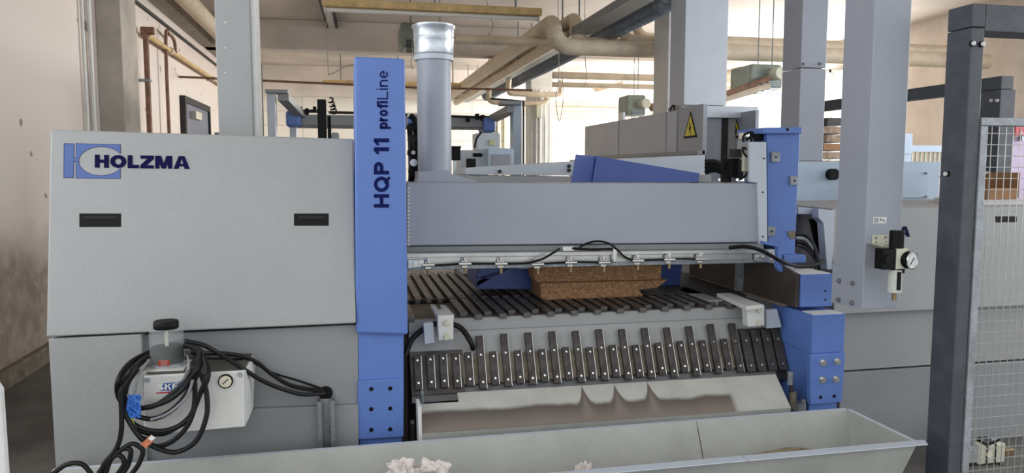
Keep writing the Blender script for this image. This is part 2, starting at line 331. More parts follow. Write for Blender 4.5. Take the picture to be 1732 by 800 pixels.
def text(body, quad, m, parent, name='lettering', t=.2, wide=1.0, gap=.1, lo=0.0):
    """quad: bottom-left, bottom-right, top-right, top-left; glyph box from lo to 1 in height is mapped onto it"""
    x = 0; polys = []
    for ch in body:
        if ch == ' ': x += .34 * wide; continue
        w_ = WID[ch] * wide if WID[ch] else t
        polys += [[(px + x, py) for px, py in g] for g in glyph(ch, w_, t)]; x += w_ + gap
    x -= gap; BL, BR, TR, TL = quad; nrm = (BR - BL).cross(TL - BL).normalized(); b = MB()
    for g in polys:
        P = []
        for px, py in g:
            u = px / x; v = (py - lo) / (1 - lo); P.append((BL * (1 - u) + BR * u) * (1 - v) + (TL * (1 - u) + TR * u) * v + nrm * .0012)
        b.add(P, [tuple(range(len(P)))])
    q = b.build(name, m, parent); so = q.modifiers.new('thick', 'SOLIDIFY'); so.thickness = .0008; so.offset = 0
    return q
def boltm(b, p, r=.008, l=.008, n=6):      # hex head facing the camera side (-Y)
    p = Vector(p); b.cyl(p, p + Vector((0, -l * .3, 0)), r * 1.5, 14); b.cyl(p + Vector((0, -l * .3, 0)), p + Vector((0, -l, 0)), r, n); return b

# ================================================================== THE ROOM
XL, XR, YB, ZC = -2.5, 10.5, 22.0, 4.33
struct(MB().box(XL - .3, XR + .3, -14, YB + .3, -.2, 0).build('floor', FLOORM))
struct(MB().box(XL - .3, XR + .3, -1.5, YB + .3, ZC, ZC + .2).build('ceiling', CEIL))
struct(MB().box(XL - .3, XL, -1.5, -1.0, 0, ZC).box(XL - .3, XL, -1.0, 3.8, 0, 1.2).box(XL - .3, XL, -1.0, 3.8, 3.7, ZC).box(XL - .3, XL, 3.8, YB + .3, 0, ZC).build('wall_left', LWALL))  # opening near the camera is unseen, cut to let added light in
struct(MB().box(XL, XR, YB, YB + .3, 0, ZC).build('wall_back', BLOCK))
# right wall with a window band, and an unseen near opening cut for light
WY0, WY1, WZ0, WZ1 = 13.4, 20.2, 1.3, 3.82
b = MB().box(XR, XR + .3, -1.5, -.4, 0, ZC).box(XR, XR + .3, -.4, 6.8, 0, WZ0).box(XR, XR + .3, -.4, 6.8, WZ1, ZC).box(XR, XR + .3, 6.8, WY0, 0, ZC).box(XR, XR + .3, WY1, YB + .3, 0, ZC).box(XR, XR + .3, WY0, WY1, 0, WZ0).box(XR, XR + .3, WY0, WY1, WZ1, ZC)
struct(b.build('wall_right', PLAST))
win = struct(thing('window_1', (XR + .1, (WY0 + WY1) / 2, WZ0), 'x', 'x')); del win['category']; win['label'] = 'bright window band in the right wall'
b = MB()
for y in (WY0, WY0 + 1.7, WY0 + 3.4, WY0 + 5.1, WY1 - .08): b.box(XR + .08, XR + .16, y, y + .08, WZ0, WZ1)
b.box(XR + .08, XR + .16, WY0, WY1, WZ0, WZ0 + .08).box(XR + .08, XR + .16, WY0, WY1, WZ1 - .08, WZ1)
b.build('window_frame', WHITEP, win)
for i in range(4): MB().box(XR + .11, XR + .12, WY0 + .08 + 1.7 * i, WY0 + 1.7 * (i + 1), WZ0 + .08, WZ1 - .08).build('pane', PANE, win)
# ceiling beams, wall pier, columns
struct(MB().box(XL, XR, 14.6, 15.0, 3.78, ZC).build('trim_1', CEIL, bevel=.02))
struct(MB().box(XL, XR, 20.9, 21.3, 3.52, ZC).build('trim_2', CEIL, bevel=.02))
struct(MB().box(XL, XL + .24, 8.6, 9.2, 0, ZC).build('trim_3', CONC, bevel=.01))
b = MB(); b.box(XL, XL + .22, 4, 22, 3.78, 3.98); struct(b.build('trim_4', CONC, bevel=.01))
struct(MB().box(3.95, 4.48, 16.2, 16.7, 0, ZC).build('trim_5', WHITEP, bevel=.02))
c0 = UX(1130, 90, 9.6); struct(MB().box(c0, c0 + .45, 9.6, 10.1, 0, ZC).build('trim_6', WHITEP, bevel=.02))
b = MB().box(XL, XL + .05, 5.5, 8.5, 0, .14).box(XL, XL + .05, 9.3, 21.5, 0, .14); struct(b.build('baseboard_left', BROWNS))
# far jambs beside the gantry, on the back wall
b = MB()
for px in (842, 853): x = UX(px, 220, YB - .1); b.box(x, x + .09, YB - .12, YB, 0, 3.2)
struct(b.build('trim_7', CREAM))
# door in the left wall, standing open
dr = struct(thing('door_1', (XL + .03, 13.5, 0), 'x', 'x')); del dr['category']; dr['label'] = 'grey door in the left wall behind the hood'
y0, y1 = U(313, 200, X=XL + .05).y, U(352, 200, X=XL + .05).y; zt = 2.62
b = MB().box(XL, XL + .08, y0 - .1, y0, 0, zt).box(XL, XL + .08, y1, y1 + .1, 0, zt).box(XL, XL + .08, y0 - .1, y1 + .1, zt, zt + .1); b.build('door_frame', DARK, dr)
MB().box(XL + .01, XL + .05, y0, y1, .02, zt).build('door_leaf', DOORM, dr)
MB().box(XL + .05, XL + .14, y0 + .4, y0 + .9, zt - .22, zt - .1).build('door_closer', CREAM, dr)
MB().box(XL + .1, XL + .5, y1 + .3, y1 + .36, 0, zt - .35).build('open_leaf', GREY, dr)

# ---- wall pipes on the left wall
def pipe_px(pts, r, name, m, label, cat='pipe', group=None, X=None, Z=None, n=12):
    P = []
    for p in pts:
        P.append(p if isinstance(p, Vector) else U(p[0], p[1], X=X, Z=Z))
    o = MB().tube(P, r, n).build(name, m, smooth=True); tag(o, label, cat, group); return o
xw = XL + .1
t = thing('riser_pipe', (xw, U(246, 150, X=xw).y, 0), 'thick brown riser pipe with flanged cap on the left wall', 'pipe')
p = U(246, 52, X=xw); MB().tube([(xw, p.y, 0), (xw, p.y, p.z)], .034, 14).build('pipe', PIPEB, t, smooth=True)
MB().tube([(xw - .05, p.y, p.z), (xw + .1, p.y, p.z)], .05, 14).build('flange', PIPEB, t, smooth=True)
MB().box(XL + .001, xw + .04, p.y - .05, p.y + .05, p.z - .62, p.z - .59).build('clamp', GALVD, t)
a = U(247, 64, X=xw); a.y = U(246, 52, X=xw).y + .1; zz = 3.25
t = thing('gas_pipe', (xw, 12, 0), 'thin ochre pipe running along the left wall towards the back', 'pipe')
MB().tube([(xw, a.y, zz), (xw, 21.5, zz)], .03, 10).build('pipe', YELL, t, smooth=True)
for y in (a.y + 1.2, a.y + 4.6, a.y + 8.5): MB().cyl((xw, y, zz), (xw, y + .12, zz), .045, 12).build('coupling', PIPE, t, smooth=True); MB().box(XL + .001, xw, y + .04, y + .08, zz - .02, zz + .02).build('bracket', GALVD, t)
t = thing('thin_riser', (xw, U(281, 150, X=xw).y, 0), 'thin brown pipe with hooked top rising up the left wall', 'pipe')
q = U(281, 90, X=xw); MB().tube(smoothpath([(xw, q.y, 0), (xw, q.y, 1.5), (xw, q.y, zz + .05), (xw + .02, q.y + .15, zz + .2), (xw + .02, q.y + .45, zz + .16), (xw + .02, q.y + .5, zz)], 6), .024, 10).build('pipe', PIPEB, t, smooth=True)
o = MB().tube([(XL + .03, 5, 3.62), (XL + .03, 21.5, 3.62)], .02, 8).build('wall_conduit', DARK, smooth=True); tag(o, 'thin dark conduit high along the left wall', 'conduit')
b = MB().tube([(XL + .03, 8.3, 0), (XL + .03, 8.3, ZC)], .022, 8).tube([(XL + .03, 8.1, 0), (XL + .03, 8.1, ZC)], .016, 8)
tag(b.build('conduit_pair', WHITEP, smooth=True), 'pair of white conduits on left wall beside the pier', 'conduit')
o = MB().tube([(-2.05, 7, 3.84), (-2.05, 14.5, 3.84)], .12, 16).build('overhead_pipe', PIPE, smooth=True); tag(o, 'thick cream pipe under the ceiling near the left wall', 'pipe')

# ================================================================== CEILING SERVICES
def elbowed(name, label, P, r, m=PIPE, sm=5, n=18):
    t = MB().tube(P, r, n).build(name, m, smooth=True); return tag(t, label, 'pipe')
def arc(c, u, v, r, k=6):      # quarter bend from c+u*r to c+v*r
    c, u, v = Vector(c), Vector(u), Vector(v)
    return [c + u * r * math.cos(q) + v * r * math.sin(q) for q in (math.pi / 2 * i / k for i in range(k + 1))]
p0 = U(938, 38, Z=3.6); X0, Y0 = p0.x, p0.y
R = .21
P = [(X0, YB - .2, 3.62)] + arc((X0, Y0 + R, 3.62 - R), (0, 0, 1), (0, -1, 0), R) + arc((X0 + R, Y0, 3.28 + R), (-1, 0, 0), (0, 0, -1), R) + [(9.9, Y0, 3.28)]
elbowed('main_pipe', 'thick cream pipe that drops through an elbow above the duct and runs right', P, .115)
X1 = U(919, 84, Z=3.5).x
elbowed('long_pipe', 'cream pipe running to the back just right of the thick elbowed pipe', [(X1, YB - .2, 3.5), (X1, Y0 + .55, 3.5)], .085)
xb = U(968, 50, Z=3.62).x
P = [(xb, YB - .2, 3.75)] + arc((xb, Y0 + .35 + R, 3.75 - R), (0, 0, 1), (0, -1, 0), R) + arc((xb + R, Y0 + .35, 3.38 + R), (-1, 0, 0), (0, 0, -1), R) + [(9.9, Y0 + .35, 3.38)]
elbowed('second_pipe', 'cream pipe behind the elbowed one, bending down then running right', P, .1)
for i, px in enumerate((1045, 1087)):
    x = UX(px, 60, Y0 + .1)
    P = arc((x + .24, Y0 + .1, 3.62), (-1, 0, 0), (0, 0, -1), .2); P = [Vector((x + .04, Y0 + .1, 3.74))] + P + [Vector((9.8, Y0 + .1 + .0, 3.42))]
    if i: P = [q + Vector((0, .35, .1)) for q in P]
    elbowed('branch_pipe', ['left upturned branch pipe end above the long cream pipes', 'right upturned branch pipe end beside the ribbed duct'][i], P, .075)
xx = UX(770, 62, 11); o = elbowed('cross_pipe', 'thin cream pipe crossing from the galvanised collar to the elbow', [(xx, 11.0, UZ(770, 66, 11)), (UX(930, 66, 11), 11.0, UZ(770, 66, 11))], .07)
b = MB(); xt = U(930, 99, Z=3.55).x
xt = 3.16
for dx in (0, .25): b.box(xt + dx, xt + dx + .03, 8.2, YB - .3, 3.5, 3.6)
for i in range(5): b.box(xt + .03, xt + .25, 8.2 + i * 2.7, 10.88 + i * 2.7, 3.5, 3.51)
t = thing('cable_tray', (xt + .15, 13, 3.5), 'metal cable tray hung along the ceiling left of the ribbed duct', 'cable tray')
b.build('pan', GALVD, t)
MB().tube([(xt + .1, 8.3, 3.55), (xt + .1, 21, 3.55)], .03, 8).tube([(xt + .2, 8.3, 3.55), (xt + .2, 21, 3.55)], .025, 8).build('cables', GWIRE, t, smooth=True)
b = MB()
for y in (8.6, 11, 14, 17, 20): b.box(xt, xt + .02, y, y + .02, 3.6, ZC).box(xt + .26, xt + .28, y, y + .02, 3.6, ZC)
b.build('hanger', GALVD, t)
xd = 3.76; pts = []; rs = []
y = 20.5; zd = 3.6
while y > 8.75: pts.append((xd + .015 * math.sin(y), y, zd)); rs.append(.155 if len(pts) % 2 else .118); y -= .055
for i in range(16): a_ = i / 15 * math.pi / 2; pts.append((xd, 8.75 - .3 * math.sin(a_), zd + .3 * (1 - math.cos(a_)))); rs.append(.155 if len(pts) % 2 else .118)
for i in range(7): pts.append((xd, 8.45, zd + .3 + .06 * (i + 1))); rs.append(.155 if len(pts) % 2 else .118)
o = MB().tube(pts, .14, 16, rs=rs).build('flexible_duct', FLEX); tag(o, 'ribbed grey flexible duct running along under the ceiling', 'duct')

# horizontal runs at the far beams
for i, (y, z, r, l) in enumerate(((14.4, 3.42, .07, 'upper cream pipe on the nearer ceiling beam'), (14.4, 3.24, .05, 'lower cream pipe under the nearer ceiling beam'),
                                 (21.6, 3.36, .07, 'upper cream pipe along the back wall'), (21.6, 3.13, .06, 'lower cream pipe along the back wall'))):
    x0 = UX(935, 150, y)
    tag(MB().tube([(x0, y, z), (XR - .3, y, z)], r, 10).build('heating_pipe', PIPE, smooth=True), l, 'pipe')
tag(MB().tube([Vector((XL, 12.5, U(432, 133, Y=12.5).z)), U(700, 148, Y=12.5), Vector((UX(900, 155, 12.5), 12.5, U(700, 148, Y=12.5).z))], .018, 8).build('thin_pipe', PIPEB, smooth=True), 'thin brown pipe crossing the hall left of centre', 'pipe')
for z in (3.36, 3.13):
    for x in (4.9, 8.4): struct(MB().box(x, x + .05, 21.6, YB, z - .02, z + .02).build('trim_8', PIPE))
# pipes and boxes on the far column
t = thing('column_pipework', (4.2, 16.0, 0), 'white pipes and conduits climbing the far column', 'pipework')
for dx, r in ((4.06, .03), (4.14, .045), (4.26, .03), (4.36, .02)): MB().tube([(dx, 16.12, 0), (dx, 16.12, 3.3)], r, 8).build('pipe', WHITEP, t, smooth=True)
MB().tube(smoothpath([(3.0, 16.05, 3.32), (3.0, 16.05, 3.1), (3.2, 16.05, 3.02), (4.1, 16.05, 3.02), (4.3, 16.05, 3.1)], 5), .06, 10).build('branch', PIPE, t, smooth=True)
MB().tube(smoothpath([(3.4, 15.9, 3.5), (3.4, 15.9, 3.26), (3.55, 15.9, 3.2), (4.45, 15.9, 3.2), (4.55, 15.9, 3.3), (4.55, 15.9, 3.5)], 5), .06, 10).build('branch', PIPE, t, smooth=True)
MB().box(4.02, 4.16, 15.98, 16.1, 2.7, 2.98).build('valve_box', CREAM, t, bevel=.02)
t = tag(MB().tube([(3.72, 15.9, .1), (3.72, 15.9, 3.05), (3.0, 15.9, 3.08)], .025, 8).build('dark_conduit', DARK, smooth=True), 'dark conduit down the left side of the far column', 'conduit')

def lamp(xa, ya, xb_, yb_, Z, w_, h, label, hang=True):
    A, B = U(xa, ya, Z=Z), U(xb_, yb_, Z=Z); B.y = A.y = (A.y + B.y) / 2
    t = thing('ceiling_lamp', ((A.x + B.x) / 2, A.y, Z), label, 'lamp', None)
    MB().box(A.x, B.x, A.y - w_ / 2, A.y + w_ / 2, Z, Z + h).build('housing', YELL, t, bevel=.01)
    MB().cyl((A.x + .05, A.y, Z - .03), (B.x - .05, A.y, Z - .03), .03, 12).build('tube', TUBEW, t, smooth=True)
    for k in (.12, .5, .88):
        x = A.x + (B.x - A.x) * k; MB().box(x - .01, x + .01, A.y - .02, A.y + .02, Z + h, ZC).build('hanger', GALVD, t)
    for x in (A.x + .02, B.x - .04): MB().box(x, x + .02, A.y - .03, A.y + .03, Z - .07, Z).build('socket', WHITEP, t)
lamp(545, 10, 912, 30, 3.72, .2, .1, 'long yellowed fluorescent fixture at the top above the blue column')
lamp(545, 139, 792, 149, 3.58, .12, .08, 'farther fluorescent fixture behind the blue column')
t = thing('ceiling_lamp', U(1030, 150, Z=3.8), 'small slanting fluorescent fixture right of the far column', 'lamp'); A, B = U(1004, 157, Z=3.8), U(1054, 142, Z=3.8)
MB().prism([A, B, B + Vector((0, 0, .09)), A + Vector((0, 0, .09))], (.1, .1, 0)).build('housing', PIPE, t)
for P_ in (A, B): MB().cyl(P_ + Vector((.05, .05, .08)), Vector((P_.x + .05, P_.y + .05, ZC)), .01, 6).build('hanger', GALVD, t)
# hanging rail pieces on the ceiling
A, B = U(541, 0, Z=4.2), U(560, 64, Z=4.2)
t = thing('ceiling_rail', A, 'slim light rail with dark edges fixed to the ceiling', 'rail')
MB().prism([A, B, B + Vector((.14, 0, 0)), A + Vector((.14, 0, 0))], (0, 0, .13)).build('rail', WHITEP, t)
for dx in (-.02, .14): e_ = Vector((dx, 0, -.01)); MB().prism([A + e_, B + e_, B + e_ + Vector((.03, 0, 0)), A + e_ + Vector((.03, 0, 0))], (0, 0, .14)).build('edge', DARK, t)

def heater(x0, y0, x1, y1, Y, d, label, fan=False):
    t = thing('unit_heater', (UX((x0 + x1) / 2, y1, Y), Y + d / 2, UZ(x0, y1, Y)), label, 'heater')
    b = MB(); pbox(b, x0, y0, x1, y1, Y, d); b.build('casing', HEAT, t, bevel=.05, seg=3)
    X0_, X1_, Zb, Zt = UX(x0, y1, Y), UX(x1, y1, Y), UZ((x0 + x1) / 2, y1, Y), UZ((x0 + x1) / 2, y0, Y)
    b = MB()
    for k in range(7): b.box(X0_ + .08, X1_ - .08, Y - .03, Y + .04, Zb - .06 + k * .028 - .02, Zb - .05 + k * .028 - .02)
    b.build('louvre', GALVD if fan else DARK, t)
    for x in (X0_ + .15, X1_ - .15): MB().cyl((x, Y + .07, Zt - .02), (x, Y + .07, ZC), .008, 8).build('hanger', GALVD, t)
    if fan:
        xm = (X0_ + X1_) / 2; MB().cyl((xm + .1, Y - .2, Zb + .2), (xm + .1, Y, Zb + .2), .085, 16).build('motor', CREAM, t, smooth=True)
heater(678, 38, 762, 80, 11.6, .7, 'greenish unit heater hanging behind the galvanised duct collar')
heater(1061, 160, 1094, 195, 13, .5, 'grey unit heater hung above the cabinets left of the square duct', True)
heater(1269, 108, 1325, 150, 9.8, .6, 'grey unit heater hanging in front of the bright window', True)
tag(MB().tube([U(1100, 183, Y=12.9), U(1128, 170, Y=12.9)], .07, 8).build('heater_pipe', PIPEB, smooth=True), 'short brown pipe from the left fan heater', 'pipe')
b = MB().tube([U(1230, 158, Y=9.7), U(1300, 133, Y=9.7)], .04, 8); tag(b.build('heater_pipe', PIPEB, smooth=True), 'brown pipe rising to the heater before the window', 'pipe')
b = MB().tube([U(1228, 166, Y=9.8), U(1300, 145, Y=9.8)], .05, 8); tag(b.build('heater_pipe', PIPE, smooth=True), 'cream pipe under the brown heater pipe', 'pipe')
# dangling wires
for i, (pts, l) in enumerate(((((824, 4), (829, 25), (834, 45), (826, 60)), 'loose wire dangling left of the thick pipe'),
                         (((945, 125), (940, 165), (946, 205), (953, 165), (950, 120)), 'looped wire hanging right of the far column'),
                         (((555, 112), (558, 125), (573, 119), (585, 112), (600, 110)), 'loose wire near the far fluorescent fixture'),
                         (((990, 100), (993, 125), (988, 148)), 'thin wire hanging left of the concrete column'),
                         (((697, 85), (695, 105), (699, 118)), 'thin cable beside the top of the blue column'))):
    P = [U(p[0], p[1], 11.5) for p in pts]; P = [Vector((P[0].x - .02, 11.5, ZC))] + P; tag(MB().tube(smoothpath(P, 6), .006, 6).build('hanging_wire', CHALK, smooth=True), l, 'wire')

# ================================================================== BACKGROUND MACHINERY
# gantry with blue corner caps, spanning the hall
YG = 10.0
g = thing('gantry', (UX(650, 230, YG), YG, 0), 'grey overhead gantry with blue end caps behind the saw', 'gantry')
def gp(name, m, x0, y0, x1, y1, Y=YG, d=.25, bev=.01, zdown=False):
    b = MB(); xm = (x0 + x1) / 2; ym = (y0 + y1) / 2
    b.box(UX(x0, ym, Y), UX(x1, ym, Y), Y, Y + d, 0 if zdown else UZ(xm, y1, Y), UZ(xm, y0, Y)); return b.build(name, m, g, bevel=bev)
gp('crossbeam', GREYD, 500, 196, 840, 214)
gp('crossbeam_rail', GALVD, 500, 214, 835, 217, YG - .02)
gp('end_cap', BLUE, 483, 187, 509, 214, YG - .1, .45, .035); gp('end_cap', BLUE, 818, 198, 839, 224, YG - .1, .45, .035)
gp('post', LGREY, 490, 214, 502, 230, YG, .2, zdown=True); gp('post', LGREY, 452, 156, 466, 230, 9.2, .2, zdown=True); gp('post', PALE, 868, 172, 883, 280, 9.2, .2, zdown=True)
gp('top_bar', GREYD, 448, 151, 487, 157, 9.1); gp('top_bar', GREYD, 849, 170, 883, 177, 9.1)
for (xa, ya), (xb_, yb_) in (((470, 158), (500, 190)), ((858, 178), (826, 196))):
    MB().prism([U(xa, ya, 9.2), U(xa, ya + 12, 9.2), U(xb_, yb_ + 10, YG), U(xb_, yb_, YG)], (.12, 0, 0)).build('side_rail', GREYD, g)
MB().tube([U(556, 190, YG), U(600, 191, YG), U(800, 198, YG), U(835, 198, YG)], .018, 8).build('rail_rod', DARK, g, smooth=True)
MB().tube([U(505, 188, YG), U(540, 188, YG)], .022, 8).build('rail_rod', DARK, g, smooth=True)
for x, y in ((508, 184), (519, 187), (532, 184), (808, 196), (817, 198), (792, 200)):
    b = MB(); pbox(b, x - 3, y - 4, x + 3, y + 6, YG - .06, .1); b.build('rail_block', BLACK, g, bevel=.005)
p = thing('black_post', (UX(545, 230, 6), 6, 0), 'black square post with hooks standing behind the hood', 'post')
b = MB(); b.box(UX(537, 200, 6), UX(552, 200, 6), 6, 6.09, 0, UZ(545, 168, 6)); b.build('post', BLACK, p, bevel=.004)
b = MB(); b.box(UX(554, 215, 6.2), UX(560, 215, 6.2), 6.2, 6.26, 0, UZ(557, 196, 6.2)); b.build('brace', BLACK, p)
for y in (173, 180, 185, 192):
    q0 = U(555 + (y - 173) * .3, y, 6.05); MB().tube(smoothpath([q0, q0 + Vector((.03, 0, .0)), q0 + Vector((.035, 0, .03)), q0 + Vector((.01, 0, .035))], 3), .006, 6).build('hook', BLACK, p, smooth=True)
b = MB(); b.box(UX(430, 170, 5.2), UX(443, 170, 5.2), 5.2, 5.28, 0, UZ(436, 104, 5.2))
tag(b.build('steel_upright', DARK, bevel=.003), 'dark worn steel upright right of the big grey post', 'post')
b = MB(); pbox(b, 560, 224, 574, 236, 6.4, .2); 
o = MB(); o.box(UX(560, 228, 6.4), UX(574, 228, 6.4), 6.4, 6.6, 0, UZ(566, 224, 6.4)); tag(o.build('grey_pedestal', GREYD, bevel=.02), 'small dark grey pedestal peeking over the hood', 'pedestal')

# operator station
st = thing('control_cabinet', (UX(830, 280, 7.5), 7.6, 0), 'pale operator cabinet with grey monitor behind the beam', 'control cabinet')
def sp(name, m, x0, y0, x1, y1, Y, d, par=st, bev=.008, z0=None):
    xm = (x0 + x1) / 2; ym = (y0 + y1) / 2
    return MB().box(UX(x0, ym, Y), UX(x1, ym, Y), Y, Y + d, UZ(xm, y1, Y) if z0 is None else z0, UZ(xm, y0, Y)).build(name, m, par, bevel=bev)
sp('body', LGREY, 779, 254, 826, 300, 7.5, .5, z0=0)
sp('top_box', LGREY, 807, 225, 846, 254, 7.7, .3)
sp('green_display', mat('green_display', rgb(190, 198, 150), .5), 827, 236, 838, 246, 7.68, .02)
sp('monitor_bezel', PALE, 826, 251, 869, 285, 7.3, .25)
sp('screen', SCREEN, 832, 261, 865, 281, 7.285, .02)
sp('switch_row', BLACK, 800, 259, 816, 265, 7.48, .03)
cable([(814, 224, 7.6), (806, 235, 7.5), (803, 250, 7.5)], .01, 'cable', BLACK, st)
b = MB(); pbox(b, 760, 249, 779, 271, 5.2, .1); t = thing('black_display', (UX(770, 271, 5.2), 5.25, 1.2), 'black terminal box on a slim stand right of the round duct', 'terminal')
b.build('casing', BLACK, t, bevel=.004); b = MB(); pbox(b, 758, 247, 780, 250, 5.18, .14); b.build('lid', BLACK, t)
MB().box(UX(767, 280, 5.24), UX(772, 280, 5.24), 5.24, 5.27, 0, UZ(769, 271, 5.24)).build('stand', GALV, t)
t = MB(); pbox(t, 790, 268, 805, 284, 4.7, .05); t.box(UX(796, 280, 4.72), UX(799, 280, 4.72), 4.72, 4.74, UZ(797, 297, 4.72), UZ(797, 283, 4.72)); tag(t.build('label_holder', BLACK, bevel=.004), 'small black box with lettering left end of the long grey beam', 'box')
# long far beam on top of the press
YF = 4.6
t = thing('far_carriage_beam', (UX(880, 309, YF), YF, 1.1), 'long light grey beam behind the press cover, seen above it', 'beam')
b = MB(); pr(b, [(786, 284), (972, 273), (1193, 262), (1193, 300), (966, 297), (788, 295)], YF, .35); b.build('upper_panel', LGREY, t, bevel=.004)
b = MB(); pr(b, [(786, 296), (1193, 302), (1193, 322), (786, 322)], YF + .01, .35); b.build('lower_panel', GREY, t, bevel=.004)
for x, y in ((845, 290), (962, 281), (962, 288)): b = MB(); q = U(x, y, YF); b.cyl(q, q + Vector((0, -.01, 0)), .012, 10); b.build('bolt', DARK, t)
for x0 in (.9, 2.6): MB().box(x0, x0 + .15, 4.8, 4.94, 0, 1.3).build('support', DARK, t)

# ---- electrical cabinets, receding
XC = 3.7; yn, yf = U(1193, 220, X=XC).y, U(992, 250, X=XC).y
CABG = mat('cabinet_grey', rgb(186, 190, 198), .45, var=.03, scale=2.5)
cab = thing('electrical_cabinet', (XC + .35, (yn + yf) / 2, 0), 'long row of grey electrical cabinets with yellow warning sign', 'cabinet')
ya = U(1050, 220, X=XC).y; yb2 = U(1131, 220, X=XC).y; yc = U(1150, 220, X=XC).y; ztop = 2.26
MB().box(XC, XC + .6, yn + .12, yf, 0, ztop).build('carcass', GREY, cab, bevel=.006)
for y_a, y_b in ((ya + .02, yf), (yb2 + .02, ya - .02), (yc + .03, yb2 - .01)): MB().box(XC - .03, XC, y_a, y_b, 1.62, ztop).build('door', CABG, cab, bevel=.003)
MB().box(XC - .03, XC + .02, yn, yc - .02, 1.62, ztop + .02).build('door', BGREY, cab, bevel=.003, label='nearest door with yellow warning triangle')
MB().box(XC - .08, XC, yn, yf, 1.75, 1.79).build('ledge', GREYD, cab)
MB().box(XC - .1, XC + .02, yn, yf + .6, 1.2, 1.745).build('plinth_panel', LGREY, cab, bevel=.004)
for px, py in ((1111, 176), ):
    q = U(px, 178, X=XC); 
for y in (ya + .1,): MB().box(XC + .05, XC + .08, y - .05, y + .15, ztop, ztop + .12).build('lifting_eye', GALV, cab, bevel=.005)
q = U(1138, 190, X=XC + .02); MB().tube([q + Vector((0, +.055 * math.cos(a_), .055 * math.sin(a_) + .02)) for a_ in [i * math.pi / 6 for i in range(12)]], .014, 8, closed=True).build('lifting_ring', BLACK, cab, smooth=True)
def tri_sign(par, X, cy, cz, s=.15):
    for nm, mt, k, dx in (('warning_sign', BLACK, 1.12, 0), ('warning_field', YSIGN, .86, -.002)):
        o = MB().prism([(X + dx, cy - s * k, cz - s * .62 * k), (X + dx, cy + s * k, cz - s * .62 * k), (X + dx, cy, cz + s * 1.1 * k)], (-.003, 0, 0)).build(nm, mt, par)
    MB().prism([(X - .006, cy + .015, cz + .07), (X - .006, cy - .03, cz - .005), (X - .006, cy - .005, cz - .005), (X - .006, cy - .015, cz - .07), (X - .006, cy + .03, cz + .01), (X - .006, cy + .005, cz + .01)], (-.003, 0, 0)).build('lightning_bolt', BLACK, par)
q = U(1168, 217, X=XC - .03); tri_sign(cab, XC - .031, q.y, q.z)
X2 = 4.12; y2a, y2b = U(1277, 230, X=X2).y, U(1238, 230, X=X2).y
MB().box(X2, X2 + .04, y2a, y2b, 1.2, 2.2).build('door', BGREY, cab, bevel=.003, label='open cabinet door with a second warning triangle')
q = U(1246, 222, X=X2); tri_sign(cab, X2 - .001, q.y, q.z, .1)
MB().box(XC, X2 + .2, yn + .02, yn + .14, 2.14, 2.26).build('lintel', LGREY, cab)
MB().box(XC + .03, XC + .24, yn + .1, yn + .13, 1.2, 2.14).build('end_panel', BGREY, cab, bevel=.003)
MB().box(XC + .24, XC + .31, yn + .09, yn + .14, 1.2, 2.14).build('hinge_gap', DARK, cab)

def post(name, label, x0, xe, x1, Y, z0, m, top=ZC, par=None):
    """x0 left px of the side face, xe edge px, x1 right px at image row ~150"""
    Xa, Xb = UX(xe, 150, Y), UX(x1, 150, Y); Yb = U(x0, 150, X=Xa).y
    return Xa, Xb, Y, Yb
# large square duct above the cabinets
Xa, Xb, Y_, Yb = post('', '', 1146, 1157, 1229, 8.0, 0, None)
t = thing('square_duct', (Xa, Y_, UZ(1190, 178, 8.0)), 'wide light grey square duct dropping from the ceiling onto the cabinets', 'duct')
MB().box(Xa, Xb, Y_, Y_ + .4, UZ(1190, 178, 8.0), ZC).build('shaft', LGREY, t, bevel=.006)
MB().box(Xa - .02, Xb - .02, Y_ + .03, Y_ + .38, ztop, UZ(1190, 178, 8.0)).build('collar', GREYD, t, bevel=.004)
# middle post with joint
Xa, Xb = UX(1353, 150, 4.8), UX(1396, 150, 4.8); Yb = U(1322, 150, X=Xa).y
z0 = UZ(1370, 272, 4.8); zj = UZ(1370, 115, 4.8)
t = thing('cable_riser', (Xa, 4.8, z0), 'square pale riser duct with a joint standing on the second saw', 'duct')
MB().box(Xa, Xb, 4.8, Yb, z0, zj - .003).build('lower_section', BGREY, t, bevel=.004); MB().box(Xa, Xb, 4.8, Yb, zj + .003, ZC).build('upper_section', BGREY, t, bevel=.004)
for px in (1359, 1387): q = U(px, 108, 4.8); b = MB(); boltm(b, q, .008, .02); b.build('bolt', GALVD, t)
# left grey post behind hood
Xa, Xb = UX(366, 110, 3.7), UX(425, 110, 3.7)
t = thing('grey_post', (Xa, 3.7, 0), 'smooth grey square post rising behind the left hood', 'post')
MB().box(Xa, Xb, 3.7, 3.9, 0, ZC).build('post', GREY, t, bevel=.004)
MB().box(Xb, Xb + .022, 3.72, 3.9, 0, ZC).build('edge_strip', WHITEP, t, bevel=.002)  # white strip painting in the bright highlight along the post's right edge
for y in (38, 81, 123): q = U(381, y, 3.7); MB().cyl(q, q + Vector((0, -.002, 0)), .004, 8).build('rivet', WHITEP, t)

# ================================================================== LEFT HOOD
def YH(py): return 3.0 - (py - 225) / 340 * .12
hood = thing('saw_hood', (-.5, 3.2, 0), 'large grey machine hood with blue emblem and two black recessed grips', 'machine')
def hp(x, y, d=0): return U(x, y, YH(y) - d)
FR = [hp(85, 219), hp(598, 235), hp(602, 547), hp(78, 570)]
b = MB(); b.prism(FR, (0, .65, 0)); b.build('upper_cover', GREY, hood, bevel=.006)
